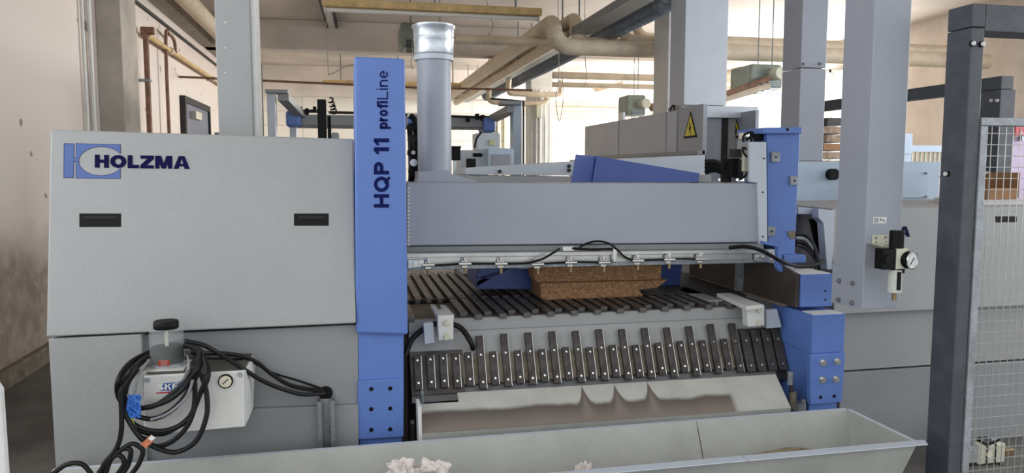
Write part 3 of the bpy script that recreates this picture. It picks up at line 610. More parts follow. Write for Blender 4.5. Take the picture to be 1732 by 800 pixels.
# recessed grips
for x0, y0, x1, y1 in ((134, 361, 205, 384), (497, 361, 556, 382)):
    o = MB(); o.prism([hp(x0, y0, .002), hp(x1, y0, .002), hp(x1, y1, .002), hp(x0, y1, .002)], (0, .006, 0)); r = o.build('recessed_grip', BLACK, hood, bevel=.001)
    o = MB(); o.prism([hp(x0 + 7, y0 + 4, .0045), hp(x1 - 7, y0 + 4, .0045), hp(x1 - 7, y0 + 9, .0045), hp(x0 + 7, y0 + 9, .0045)], (0, .003, 0)); o.build('grip_lip', RUB, r)
# emblem
def poly(pts, m, name, d, par=hood):
    b = MB(); P = [hp(x, y, d) for x, y in pts]; b.add(P, [tuple(range(len(P)))])
    o = b.build(name, m, par); so = o.modifiers.new('thick', 'SOLIDIFY'); so.thickness = .0008; so.offset = 0; return o
def cshape(g_):
    pts = [(129 - g_, 243 - g_), (203.5 + g_, 245 - g_), (203.5 + g_, 259.5 + g_ * 1.5)]
    a0 = math.acos(32.5 / 38)
    for i in range(25):
        q = a0 + (2 * math.pi - 2 * a0) * i / 24
        pts.append((171 + (38 - g_ * .9) * math.cos(q), 272.5 - (24.7 - g_ * .9) * math.sin(q)))
    pts += [(203.5 + g_, 285.5 - g_ * 1.5), (203.5 + g_, 302 + g_), (128.5 - g_, 301 + g_)]
    return pts
poly([(108, 242.4), (125.6, 242.8), (125.3, 267), (131.5, 267), (131.5, 274), (125.2, 274), (124.6, 301), (107.4, 300.8)], NAVY2, 'emblem_outline', .001)
poly(cshape(.7), NAVY2, 'emblem_outline', .001)
poly([(108.8, 243.2), (124.8, 243.6), (124.6, 268), (132, 268), (132, 273), (124.6, 273), (124, 300), (108.3, 299.9)], LOGOB, 'emblem_bar', .0018)
poly(cshape(0), LOGOB, 'emblem_ring', .0018)
q = [hp(160.5, 283.5, .0015), hp(321, 286, .0015), hp(321, 264.5, .0015), hp(160.5, 261.5, .0015)]
text('HOLZMA', q, NAVY, hood, t=.36, wide=1.3, gap=.1)
# lower body
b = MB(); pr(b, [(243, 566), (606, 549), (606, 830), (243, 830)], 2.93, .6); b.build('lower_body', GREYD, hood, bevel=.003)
Ya = 2.89
b = MB(); xl = UX(83, 600, Ya); xr = UX(242, 620, Ya); zt = UZ(160, 569, Ya)
b.prism([(xl, Ya, 0), (xr, Ya, 0), (xr, Ya, UZ(242, 565, Ya)), (xl, Ya, UZ(85, 573, Ya))], (0, .7, 0)); b.build('side_panel', GREY, hood, bevel=.004)
b = MB(); b.prism([U(425, 698, 2.925), U(606, 684, 2.925), U(606, 688, 2.925), U(425, 702, 2.925)], (0, .01, 0)); 
b.build('panel_seam', DARK, hood)
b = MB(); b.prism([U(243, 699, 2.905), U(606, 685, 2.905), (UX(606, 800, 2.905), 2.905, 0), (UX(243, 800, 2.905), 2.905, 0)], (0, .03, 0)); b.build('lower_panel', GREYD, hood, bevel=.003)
b = MB(); b.box(xl + .03, .02, 3.05, 3.6, 0, .9); b.build('frame_base', DARK, hood)
# cable grommet
q = U(551, 664, 2.93); MB().cyl(q, q + Vector((0, -.012, 0)), .026, 20).build('grommet', BLACK, hood, smooth=True)

# ---- galvanised strut channel
q0 = U(537, 680, 2.88); q1 = U(566, 676, 2.88)
t = MB().box(q0.x, q1.x, 2.895, 2.903, 0, q1.z).box(q0.x, q0.x + .008, 2.87, 2.9, 0, q1.z).box(q1.x - .008, q1.x, 2.87, 2.9, 0, q1.z).box(q0.x, q0.x + .016, 2.868, 2.874, 0, q1.z).box(q1.x - .016, q1.x, 2.868, 2.874, 0, q1.z)
tag(t.build('strut_channel', GALVD), 'short galvanised strut channel standing under the black cable grommet', 'channel')

# ================================================================== LEFT BLUE COLUMN
col = thing('blue_column', (.12, 3.0, 0), 'tall blue machine column with dark model lettering', 'column')
YC_ = 2.9
b = MB(); pr(b, [(599, 95), (685, 99), (690, 567), (602, 564)], YC_, .42); b.build('upper_shell', BLUE, col, bevel=.01, seg=3)
b = MB(); pr(b, [(606, 560), (683, 560), (683, 650), (606, 650)], YC_ + .03, .36); b.build('lower_column', BLUE, col, bevel=.006)
b = MB(); pr(b, [(605, 645), (683, 640), (682.5, 739), (606, 744)], YC_ + .015, .03); pl = b.build('bolt_plate', BLUE, col, bevel=.003)
x0, x1 = UX(608, 760, YC_ + .04), UX(680, 760, YC_ + .04); MB().box(x0, x1, YC_ + .04, YC_ + .4, 0, UZ(640, 700, YC_ + .04)).build('foot', BLUE, col, bevel=.004)
for x in (628, 660):
    for y in (658, 692, 727): q = U(x, y - (1 if x > 640 else 0), YC_ + .015); MB().cyl(q + Vector((0, .004, 0)), q + Vector((0, -.001, 0)), .0085, 16).build('bolt_hole', BLACK, pl, smooth=True)
def vq(xb, xt_, ys, ye, Y):     # text running upward; xb baseline px, xt_ top px
    return [U(xb, ys, Y), U(xb, ye, Y), U(xt_, ye, Y), U(xt_, ys, Y)]
text('HQP 11', vq(658, 632.5, 351, 234, YC_ - .001), NAVY2, col, t=.225, wide=1.05, gap=.13)
text('profi', vq(661, 637.5, 218, 171, YC_ - .001), NAVY2, col, t=.21, gap=.1, lo=-.28)
text('Line', vq(656, 637.5, 168, 120, YC_ - .001), NAVY2, col, t=.11, gap=.15)

# ================================================================== PRESS BEAM COVER
YP = 3.36
beam = thing('press_beam', (1.1, YP, 1.2), 'long grey press beam cover spanning between the blue columns', 'machine beam')
b = MB(); pr(b, [(688, 309), (1281, 310), (1285, 410), (688, 416)], YP, .42); b.build('cover', BGREY, beam, bevel=.006)
b = MB(); pr(b, [(688, 417), (1290, 411), (1292, 421), (688, 427)], YP + .02, .3); b.build('underside_strip', GREYD, beam, bevel=.003)
b = MB(); pr(b, [(1268, 240), (1296, 240), (1298, 412), (1284, 413), (1281, 309), (1268, 308)], YP - .01, .02); b.build('end_plate', LGREY, beam, bevel=.002)
b = MB()
for k in range(16): pr(b, [(689, 317 + 6.3 * k), (693, 317 + 6.3 * k), (693, 321 + 6.3 * k), (689, 321 + 6.3 * k)], YP - .012, .01)
b.build('brush_seal', WHITEP, beam)
for x, y in ((1290, 325), (1290, 400), (1292, 268)): q = U(x, y, YP - .01); MB().cyl(q, q + Vector((0, -.003, 0)), .004, 8).build('screw', BLACK, beam)
# aluminium rail with nozzle clamps
YR = 3.28
rail = thing('aluminium_rail', (1.1, YR, 1.1), 'aluminium air rail with hose clamps along the beam underside', 'rail')
def ry(x, y): return y - (x - 690) / 628 * 7       # rail rows fall slightly to the right
b = MB(); pr(b, [(688, 429), (1312, 422), (1318, 444), (688, 457)], YR + .01, .04); b.build('profile', ALU, rail, bevel=.002)
b = MB(); pr(b, [(688, 429), (1312, 422), (1312, 428), (688, 436)], YR - .005, .015); b.build('upper_lip', ALU, rail, bevel=.002)
b = MB(); pr(b, [(688, 450), (1316, 438), (1318, 444), (688, 457)], YR - .004, .014); b.build('lower_lip', GALVD, rail, bevel=.002)
b = MB(); pr(b, [(1278, 430), (1300, 427), (1320, 440), (1317, 447), (1278, 441)], YR - .015, .015); b.build('end_bracket', GALV, rail, bevel=.002)
b = MB(); pr(b, [(690, 440), (718, 439), (718, 452), (690, 454)], YR - .015, .012); b.build('end_bracket', GALV, rail, bevel=.002)
for x, y in ((703, 446), (712, 445), (1283, 434), (1291, 434), (1307, 438)): q = U(x, y, YR - .016); b = MB(); boltm(b, q, .007, .01); b.build('bolt', CHROME, rail)
clx = [(724, 448), (786, 446), (847, 446), (909, 447), (965, 444), (1021, 444), (1078, 441), (1131, 439), (1184, 438)]
first = None
for i, (x, y) in enumerate(clx):
    if first is None:
        q = U(x, y, YR - .02); b = MB(); b.box(q.x - .013, q.x + .013, q.y, q.y + .02, q.z - .02, q.z + .022); b.cyl(q + Vector((-.028, -.008, 0)), q + Vector((.028, -.008, 0)), .008, 10); b.cyl(q + Vector((0, -.004, .012)), q + Vector((0, -.004, .028)), .01, 10)
        first = b.build('clamp', CHROME, rail, bevel=.002); q0 = q
        MB().cyl(q + Vector((0, -.006, -.02)), q + Vector((0, -.006, -.042)), .007, 8).build('nozzle', BRASS, first)
    else: dup(first, U(x, y, YR - .02) - q0, rail)
YHo = YR - .028
cable([(732, 449, YHo), (755, 448, YHo), (780, 446, YHo)], .0045, 'air_hose', BLACK, rail); cable([(795, 446, YHo), (842, 446, YHo)], .0045, 'air_hose', BLACK, rail)
cable([(856, 446, YHo), (890, 445, YHo), (915, 439, YHo - .02), (935, 428, YHo - .03), (946, 421, YHo - .01)], .005, 'air_hose', BLACK, rail)
for a_, c_ in ((3, 4), (4, 5), (6, 7), (7, 8)): cable([(clx[a_][0] + 8, clx[a_][1] - 1, YHo), (clx[c_][0] - 8, clx[c_][1], YHo)], .0045, 'air_hose', BLACK, rail)
cable([(968, 420, YHo), (1000, 422, YHo), (1036, 421, YHo)], .0055, 'air_hose', BLACK, rail)
cable([(980, 418, YHo - .02), (995, 411, YHo - .02), (1012, 408, YHo - .03), (1030, 412, YHo - .02), (1044, 422, YHo), (1056, 434, YHo), (1070, 440, YHo)], .005, 'air_hose', BLACK, rail)
b = MB(); q = U(965, 421, YHo); b.box(q.x - .035, q.x + .02, q.y, q.y + .03, q.z - .012, q.z + .012); b.build('fitting', CHROME, rail, bevel=.004); b = MB(); q = U(1041, 431, YHo); b.box(q.x - .01, q.x + .01, q.y, q.y + .03, q.z - .035, q.z + .03); b.build('fitting', CHROME, rail, bevel=.004)
cable([(1233, 419, YR), (1262, 417, YR - .05), (1290, 425, YR - .1), (1318, 440, YR - .12), (1345, 450, YR - .05), (1375, 449, YR), (1394, 440, YR + .05)], .009, 'supply_hose', BLACK, rail)

# ================================================================== ROUND DUCT ON THE BEAM
YD = 3.5
q = U(734, 200, YD); cx = q.x; cy = YD + .08
rr = (UX(763, 200, YD + .08) - UX(706, 200, YD + .08)) / 2; cx = (UX(763, 200, cy) + UX(706, 200, cy)) / 2
zb = UZ(985, 309.6, 3.36) + .001; zt = UZ(734, 98, cy)
dct = thing('round_duct', (cx, cy, zb), 'pale grey round extraction duct with galvanised collar on the beam', 'duct')
MB().lathe((cx, cy), [(rr, zb), (rr, zt)], 48).build('shaft', BGREY, dct, smooth=True)
def zz_(y): return UZ(734, y, cy)
k = rr / 28.5
MB().lathe((cx, cy), [(rr * 1.14, zz_(103)), (rr * 1.14, zz_(92)), (rr * 1.14 - .004, zz_(92))], 48).build('sleeve', LGREY, dct, smooth=True)
MB().lathe((cx, cy), [(rr * 1.16, zz_(94)), (rr * 1.18, zz_(93)), (rr * 1.16, zz_(91)), (rr * 1.17, zz_(70)), (rr * 1.2, zz_(68)), (rr * 1.2, zz_(66)), (rr * 1.17, zz_(65)), (rr * 1.19, zz_(50)), (rr * 1.27, zz_(47)), (rr * 1.27, zz_(44)), (rr * 1.2, zz_(44)), (rr * 1.1, zz_(48)), (rr * 1.05, zz_(60))], 48).build('collar', GALV, dct, smooth=True)
b = MB(); b.prism([U(760, 288, YD), U(762, 293, YD), U(772, 297, YD), (UX(810, 306, YD), YD, zb + .004), (UX(812, 309, YD), YD, zb), (UX(705, 309, YD), YD, zb), U(707, 300, YD), U(707, 290, YD)], (0, .16, 0)); b.build('foot_flare', BGREY, dct, bevel=.006)

# cable chain / hoses between column and duct
t = thing('cable_chain', (UX(697, 300, 3.75), 3.75, 1.5), 'dark bundle of hoses and fittings squeezed between blue column and duct', 'hose bundle')
cable([(693, 195, 3.7), (702, 205, 3.7), (705, 240, 3.72), (703, 280, 3.7), (702, 306, 3.75)], .014, 'hose', BLACK, t)
cable([(692, 212, 3.7), (694, 240, 3.72), (697, 275, 3.7), (694, 306, 3.75)], .012, 'hose', BLACK, t)
for x, y, r_, m_ in ((697, 215, .02, BLACK), (698, 235, .022, RUB), (698, 258, .024, BLACK), (700, 275, .018, GALV), (699, 290, .022, BLACK)):
    q = U(x, y, 3.68); b = MB(); b.cyl(q, q + Vector((0, .05, 0)), r_, 14); b.build('fitting', m_, t, smooth=True)
q = U(699, 258, 3.675); MB().cyl(q, q + Vector((0, -.006, 0)), .01, 12).build('washer', WHITEP, t)
b = MB(); pbox(b, 690, 200, 706, 208, 3.72, .06); b.build('blue_bracket', BLUE, t); b = MB(); pbox(b, 690, 193, 706, 199, 3.74, .06); b.build('rail_piece', ALU, t)
b = MB(); b.box(UX(691, 300, 3.78), UX(706, 300, 3.78), 3.78, 3.8, 1.5, UZ(697, 200, 3.78)); b.build('backplate', GALVD, t)

# ---- blue sheet covers lying on top of the beam
YS = 3.45
ZBT = UZ(985, 309.6, 3.36) + .001
def US(x, y, Y):
    p = U(x, y, Y); p.z = ZBT if y > 305 else p.z; return p
t = thing('blue_sheet_cover', (2.0, YS, 1.53), 'folded deep blue sheet metal cover lying on the press beam', 'sheet metal')
b = MB(); b.prism([U(974, 261, YS + .05), U(1009, 264, YS + .12), US(1002, 309, YS + .12), US(966, 309, YS + .05)], (0, .004, 0)); b.build('folded_flap', DBLUE, t)
b = MB(); b.prism([U(1009, 264, YS + .11), U(1183, 293, YS), US(1181, 309, YS), US(1002, 309, YS + .11)], (0, .004, 0)); b.build('long_side', DBLUE, t)
b = MB(); b.prism([U(974, 261, YS + .05), U(1009, 264, YS + .12), U(1012, 266, YS + .3), U(990, 262, YS + .3)], (0, 0, -.004)); b.build('top_fold', DBLUE, t)
b = MB(); b.prism([U(1009, 264, YS + .12), U(1183, 293, YS + .01), U(1183, 293, YS + .01) + Vector((0, .2, 0)), U(1009, 264, YS + .12) + Vector((0, .2, 0))], (0, 0, -.004)); b.build('top_face', DBLUE, t)
b = MB(); pbox(b, 1181, 296, 1204, 309, 3.5, .1); tag(b.build('junction_box', GREY, bevel=.004), 'small grey box at the right tip of the blue cover', 'box')

# ---- valve cluster at right end of the beam
vc = thing('valve_cluster', (UX(1265, 305, 3.5), 3.5, 1.5), 'pneumatic valve cluster with black hoses at the right beam end', 'valve')
def vb(n_, m_, x0, y0, x1, y1, Y, d, bev=.003): b = MB(); pbox(b, x0, y0, x1, y1, Y, d); return b.build(n_, m_, vc, bevel=bev)
vb('manifold', GREY, 1256, 236, 1274, 306, 3.44, .06); vb('valve_block', CREAM, 1258, 255, 1270, 290, 3.42, .03); vb('solenoid', BLACK, 1274, 258, 1288, 280, 3.4, .05); vb('solenoid', DARK, 1241, 252, 1254, 266, 3.43, .05)
vb('fitting', BRASS, 1276, 248, 1290, 256, 3.4, .04); vb('fitting', CHROME, 1277, 277, 1290, 286, 3.4, .04); vb('fitting', BRASS, 1279, 286, 1287, 297, 3.41, .03); vb('coil', RUB, 1250, 270, 1258, 306, 3.44, .05); vb('fitting', CHROME, 1256, 224, 1268, 236, 3.42, .04)
vb('actuator', BLACK, 1272, 226, 1298, 238, 3.45, .06); vb('actuator', BLACK, 1237, 268, 1252, 300, 3.47, .08)
for pts, r_ in ((((1262, 238), (1270, 232), (1272, 250), (1271, 275), (1262, 296), (1250, 304)), .006), (((1258, 240), (1257, 232), (1264, 225), (1274, 224)), .006), (((1262, 252), (1256, 250), (1260, 262), (1270, 268)), .005),
                (((1288, 262), (1294, 270), (1296, 285), (1294, 300)), .003)):
    cable([(p[0], p[1], 3.4) for p in pts], r_, 'hose', BLACK, vc)
for k in range(4):
    cable([(1192, 274 + 6 * k, 3.6 + .02 * k), (1208, 273 + 5 * k, 3.58 + .02 * k), (1222, 280 + 4 * k, 3.56 + .02 * k), (1231 - 2 * k, 294 + k, 3.55 + .02 * k), (1233 - 3 * k, 308, 3.55 + .02 * k)], .012, 'thick_hose', RUB, vc)
for x in (1216, 1246, 1251, 1255): q = U(x, 306, 3.42); MB().cyl(q, q + Vector((0, 0, .012)), .009, 8).build('bolt', CHROME, vc)

# ================================================================== RIGHT BLUE COLUMN
rc = thing('blue_column', (2.1, 3.2, 0), 'stepped blue machine column at the right end of the press beam', 'column')
b = MB(); pr(b, [(1297, 222), (1354, 222), (1344, 433), (1322, 433), (1320, 412), (1299, 412)], 3.42, .22); up = b.build('upper_plate', BLUE, rc, bevel=.004)
b = MB(); pr(b, [(1291, 216), (1357, 215), (1357, 226), (1291, 226)], 3.39, .26); b.build('top_flange', BLUE, rc, bevel=.004)
q = U(1332, 219, 3.39); MB().cyl(q + Vector((0, .002, 0)), q + Vector((0, -.001, 0)), .008, 12).build('hole', BLACK, rc)
for x0, y0, x1, y1 in ((1305, 257, 1320, 274), (1337, 298, 1351, 313), (1299, 383, 1312, 399)):
    b = MB(); pr(b, [(x0, y0), (x1, y0), (x1 - 1, y1), (x0, y1)], 3.41, .012); pp = b.build('mounting_pad', GALVD, rc, bevel=.001)
    q = U((x0 + x1) / 2, (y0 + y1) / 2, 3.41); MB().cyl(q, q + Vector((0, -.002, 0)), .005, 10).build('pad_hole', BLACK, pp)
b = MB(); pr(b, [(1333, 391), (1346, 391), (1345, 404), (1338, 404), (1333, 398)], 3.415, .01); b.build('notch', BROWNS, rc)
YB1 = 3.08
# bracket plate from beam to block
b = MB(); pr(b, [(1291, 408), (1324, 413), (1322, 450), (1327, 456), (1345, 459), (1345, 463), (1320, 460), (1315, 452), (1316, 418), (1291, 413)], 3.2, .03); b.build('bracket_plate', BLUE, rc, bevel=.002)
b = MB(); pr(b, [(1326, 431), (1363, 431), (1363, 444), (1326, 446)], 3.38, .1); b.build('step_block', BLUE, rc, bevel=.003)
x0, x1 = UX(1355, 490, YB1), UX(1409, 490, YB1)
x0_blk = x0; zt_, zm_ = UZ(1380, 464, YB1), UZ(1380, 519, YB1)
MB().box(x0, x1, YB1, YB1 + .34, zm_, zt_).build('upper_block', BLUE, rc, bevel=.004)
MB().box(x0 + .005, x1 - .01, YB1 + .01, YB1 + .3, zt_, zt_ + .003).build('worn_top', WHITEP, rc)
for y in (492, 507): q = U(1396, y, YB1); MB().cyl(q + Vector((0, .002, 0)), q + Vector((0, -.001, 0)), .005, 10).build('hole', BLACK, rc)
Y2 = 2.98; x2, x3 = UX(1374, 565, Y2), UX(1429, 565, Y2); z2, z3 = zm_, UZ(1400, 597, Y2)
MB().box(x2, x3, Y2, Y2 + .34, z3, UZ(1400, 532, Y2)).build('middle_block', BLUE, rc, bevel=.004)
MB().box(x2 + .005, x3 - .01, Y2 + .005, Y2 + .09, UZ(1400, 532, Y2), UZ(1400, 532, Y2) + .003).build('worn_top', WHITEP, rc)
b = MB(); pr(b, [(1371, 600), (1430, 597), (1424, 680), (1371, 685)], Y2 - .02, .03); pl = b.build('bolt_plate', BLUE, rc, bevel=.003)
MB().box(x2 + .005, x3 - .02, Y2 + .01, Y2 + .34, 0, z3).build('foot', BLUE, rc, bevel=.004)
for x, y in ((1391, 613), (1415, 611), (1390, 642), (1413, 641)): q = U(x, y, Y2 - .02); b = MB(); boltm(b, q, .011, .018); b.build('bolt', CHROME, pl)
for x, y in ((1388, 672), (1411, 670)): q = U(x, y, Y2 - .02); MB().cyl(q + Vector((0, .002, 0)), q + Vector((0, -.001, 0)), .0085, 14).build('bolt_hole', BLACK, pl)
# dark inner side plate of the opening
XS = x0_blk - .022
b = MB(); b.prism([(XS, YB1 + .01, zm_ + .0), (XS, YB1 + .01, zt_ - .0), (XS, 3.7, zt_ + .12), (XS, 4.2, zt_ + .12), (XS, 4.2, zm_), ], (.02, 0, 0)); b.build('inner_side_plate', BRN, rc)
MB().box(XS - .03, XS, 3.56, 3.6, zm_, zt_ + .06).build('inner_angle', GALVD, rc)
MB().box(XS - .01, XS + .02, YB1 + .1, 4.2, zm_ - .012, zm_).build('side_sill', BROWNS, rc)

# ================================================================== SLATTED TABLE
ZT = .95; PITCH = .056; XG = .28
tb = thing('slatted_table', (1.15, 3.9, 0), 'steel feed table with dark slats under the press beam', 'machine table')
MB().box(.22, 2.0, 3.31, 4.75, ZT - .05, ZT - .025).build('table_plate', BROWNS, tb, bevel=.002)
MB().box(.25, 1.99, 3.29, 3.32, ZT - .075, ZT - .02).build('front_edge', GREY, tb, bevel=.003)
MB().box(.25, 1.98, 3.4, 4.58, 0, ZT - .05).build('base', DARK, tb)
def slat(x, y0, y1):
    s = MB().box(x - .017, x + .017, y0, y1, ZT - .024, ZT - .002).build('slat', SLAT, tb, bevel=.002)
    b = MB()
    n_ = max(2, int((y1 - y0) / .12))
    for k in range(n_): yy = y0 + .04 + (y1 - y0 - .08) * k / (n_ - 1); b.cyl((x, yy, ZT - .003), (x, yy, ZT - .0015), .005, 8)
    b.build('screw_holes', BLACK, s); return s
s0 = slat(XG, 3.74, 4.72)
for i in range(-1, 33):
    if i: dup(s0, (PITCH * i, 0, 0), tb)
sS = slat(XG + PITCH * 4, 3.34, 3.7); sL = slat(XG + PITCH * 5, 3.27, 3.7)
for i in range(6, 31):
    if i % 2 == 0: dup(sS, (PITCH * (i - 4), 0, 0), tb)
    else: dup(sL, (PITCH * (i - 5), 0, 0), tb)
sp0 = MB().box(XG - .045, XG - .02, 3.72, 3.75, ZT - .025, ZT - .006).build('slat_spacer', BLACK, tb)
for i in range(1, 32): dup(sp0, (PITCH * i, 0, 0), tb)
slat(XG - .02, 3.28, 3.62)
MB().box(1.72, 1.8, 3.36, 4.0, ZT - .024, ZT + .004).build('guide_bar', GREY, tb, bevel=.003)
# dark steel plate behind the boards
b = MB(); b.prism([U(1050, 497, Z=ZT + .004), U(1230, 496, Z=ZT + .004), U(1262, 493, Z=ZT + .004), U(1190, 462, Z=ZT + .004), U(1120, 462, Z=ZT + .004)], (0, 0, -.005))
tag(b.build('steel_plate', DARK), 'flat dark steel plate lying on the table behind the boards', 'plate')

# particle boards, broken right end
b = MB(); pr(b, [(902, 451), (1120, 448), (1118, 473), (911, 478), (904, 474)], 3.62, .12)
tag(b.build('particle_board', CHIP, bevel=.004), 'upper particle board of the two stacked on the slats', 'board')
b = MB(); pr(b, [(914, 479), (1119, 474), (1130, 473), (1112, 487), (1081, 490), (1090, 502), (925, 508), (915, 505)], 3.59, .2)
tag(b.build('particle_board', CHIP, bevel=.004), 'lower particle board with a jagged broken right end', 'board')
# blue folded sheets on the table
t = thing('blue_sheet', (UX(860, 487, 3.9), 3.9, ZT), 'folded deep blue sheet lying on the slats left of the boards', 'sheet metal')
b = MB(); pr(b, [(805, 484), (809, 489), (918, 489), (905, 455), (808, 452)], 3.8, .3); b.build('sheet', DBLUE, t, bevel=.002)
b = MB(); pr(b, [(866, 452), (866, 476), (806, 470), (806, 484), (810, 455)], 3.77, .02); b.build('flap', DBLUE, t)
b = MB(); pr(b, [(1116, 447), (1154, 446), (1149, 488), (1112, 488)], 3.85, .02)
tag(b.build('blue_sheet', DBLUE), 'upright deep blue sheet behind the broken board end', 'sheet metal')
t = thing('added_pale_table', (2.2, 5.6, 0), 'pale table top added behind the press to brighten its opening', 'table')  # added pale slab, stands in for the bright view through the opening
MB().box(1.3, 2.9, 5.0, 6.3, ZT - .04, ZT).build('table_top', PALE, t, bevel=.003)
for x in (1.35, 2.8):
    for y in (5.05, 6.2): MB().box(x, x + .06, y, y + .06, 0, ZT - .04).build('leg', GREYD, t)
# grey block seen through the opening
b = MB(); b.box(UX(1190, 465, 4.4), UX(1236, 465, 4.4), 4.4, 4.6, UZ(1215, 472, 4.4), UZ(1215, 440, 4.4) + .1); tag(b.build('pusher_block', GREY, bevel=.003), 'grey block seen through the opening at the right', 'block')

# ================================================================== SLOPED FINGER RACK
SL = Vector((0, -.43, -.9)).normalized(); TOP = Vector((0, 3.275, ZT - .075)); NR = Vector((0, -.9, .43)).normalized()
fr = thing('finger_rack', (1.15, 3.2, .6), 'sloped row of dark steel finger strips with bright screws', 'machine guard')
def spt(x, s, h): return Vector((x, 0, 0)) + TOP + SL * s + NR * h
def sbox(b, x0, x1, s0, s1, h0, h1):
    v = [spt(x, s, h) for h in (h0, h1) for x, s in ((x0, s0), (x1, s0), (x1, s1), (x0, s1))]
    return b.add(v, [(0, 3, 2, 1), (4, 5, 6, 7), (0, 1, 5, 4), (1, 2, 6, 5), (2, 3, 7, 6), (3, 0, 4, 7)])
sbox(MB(), .25, 1.99, -.02, .3, -.03, -.02).build('fascia', GREY, fr, bevel=.002)
sbox(MB(), XG + .1, 2.12, .105, .235, -.02, -.004).build('backing_plate', BROWNS, fr, bevel=.001)
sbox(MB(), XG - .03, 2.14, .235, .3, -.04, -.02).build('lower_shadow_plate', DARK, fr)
sbox(MB(), XG - .03, XG + .2, .08, .27, -.02, -.004).build('end_plate', STRIP, fr, bevel=.001)
sbox(MB(), XG + PITCH * 27.3, XG + PITCH * 32.7, .05, .25, -.02, -.003).build('end_plate', STRIP, fr, bevel=.001)
def strip(x, s0, s1, wd=.016):
    o = sbox(MB(), x - wd, x + wd, s0, s1, -.004, .014).build('finger_strip', STRIP, fr, bevel=.0025)
    if wd < .02: sbox(MB(), x + wd - .0005, x + wd + .0015, s0 + .003, s1 - .003, .0, .0145).build('worn_edge_glint', CHROME, o)  # bare metal edge; the bright strip also paints in its highlight
    for s in ((s0 if s1 - s0 < .2 else s1 - .172) + .022 if True else 0, s1 - .03):
        MB().cyl(spt(x, s, .014), spt(x, s, .0165), .0048, 10).build('screw', CHROME, o, smooth=True)
    return o
sh = strip(XG, .1, .25); lg = strip(XG + PITCH * 5, .025, .262); drk = strip(XG + PITCH * 29, .06, .262, .022)
for i in range(1, 33):
    jit = random.uniform(-.004, .004)
    if i == 5 or i == 29: continue
    if i >= 28: dup(drk, (PITCH * (i - 29), 0, 0), fr)
    elif i % 2 and i > 4: dup(lg, (PITCH * (i - 5), SL.y * jit, SL.z * jit), fr)
    else: dup(sh, (PITCH * i, SL.y * jit, SL.z * jit), fr)
b = MB(); b.tube(smoothpath([U(686, 600, 3.2), U(700, 570, 3.22), U(735, 548, 3.24), U(775, 552, 3.24), U(796, 578, 3.2), U(800, 590, 3.22)], 6), .012, 10)
tag(b.build('drive_belt', RUB, smooth=True), 'black curved hose arching behind the left clamp block', 'hose')
# clamp blocks with bolts
def clampblk(name, label, x0, y0, x1, y1, Y, bolts, top, side):
    t = thing(name, (UX(x0, y1, Y), Y, UZ(x0, y1, Y)), label, 'bracket')
    b = MB(); pr(b, [(x0, y0), (x1, y0 - 1), (x1, y1 - 2), (x0 + 2, y1)], Y, .05); b.build('block', WHITEP if name == 'clamp_block' else GREY, t, bevel=.003)
    b = MB(); P = [U(a[0], a[1], Z=ZT + .02) for a in top]; b.prism(P, (0, 0, -.02)); b.build('arm', WHITEP, t, bevel=.003)
    for x, y in bolts: b = MB(); boltm(b, U(x, y, Y), .011, .012); b.build('bolt', CREAM, t)
    b = MB(); pr(b, side[0], side[1], side[2]); b.build('side_bracket', LGREY, t, bevel=.004)
clampblk('clamp_block', 'white clamp block with two bolts at the left table corner', 740, 534, 767, 576, 3.14, ((755, 546), (755, 569)), [(739, 535), (768, 532), (754, 516), (744, 515), (748, 522), (742, 523), (736, 515), (727, 514)], ([(716, 547), (733, 545), (736, 580), (718, 583)], 3.17, .03))
clampblk('clamp_block', 'grey clamp block with two bolts at the right table corner', 1263, 518, 1293, 553, 3.16, ((1283, 525), (1283, 546)), [(1262, 518), (1292, 515), (1235, 495), (1212, 496)], ([(1296, 524), (1315, 523), (1323, 554), (1297, 556)], 3.2, .03))
q = U(1269, 533, 3.16)

# ================================================================== STAINED CHUTE COVER
ch = thing('chute_cover', (1.1, 2.95, .4), 'light sheet metal chute cover with brown grease stain', 'cover')
Yt, Yc2 = 3.04, 2.86
def cp(px, py): # on slope: interpolate Y between top edge and crease rows
    top = 663 - (px - 762) / 550 * 30; cre = 733 - (px - 713) / 624 * 43
    f = (py - top) / (cre - top); return U(px, py, Yt + (Yc2 - Yt) * f)
b = MB(); N = 40; vs = []; uvs = []
L0, L1, T0, T1 = cp(713, 733), cp(1337, 690), cp(707, 668), cp(1312, 633)
for j in range(9):
    for i in range(N + 1):
        u = i / N; v = j / 8; p = (L0 * (1 - u) + L1 * u) * (1 - v) + (T0 * (1 - u) + T1 * u) * v
        vs.append(p); uvs.append((u, v))
fs = [(j * (N + 1) + i, j * (N + 1) + i + 1, (j + 1) * (N + 1) + i + 1, (j + 1) * (N + 1) + i) for j in range(8) for i in range(N) if not (i < 3.4 and j >= 6)]
b.add(vs, fs); b.uv = uvs; o = b.build('sloped_sheet', CHUTE, ch)
md = o.modifiers.new('thick', 'SOLIDIFY'); md.thickness = .004; md.offset = -1
b = MB(); b.prism([U(708, 734, Yc2), U(1338, 690, Yc2), U(1339, 712, Yc2), U(710, 760, Yc2)], (0, .004, 0)); b.build('front_lip', TRG, ch)
b = MB(); pr(b, [(707, 688), (713, 688), (714, 752), (709, 758)], Yc2 - .004, .1); b.build('end_lip', WHITEP, ch)
b = MB(); P = [U(1338, 690, Yc2), cp(1312, 633), cp(1312, 633) + Vector((0, 0, -.25)), U(1339, 715, Yc2)]; b.prism(P, (-.004, 0, 0)); b.build('side_sheet', GREY, ch)
MB().box(L0.x + .05, L1.x - .05, 3.0, 3.2, 0, .5).build('inner_frame', DARK, ch)
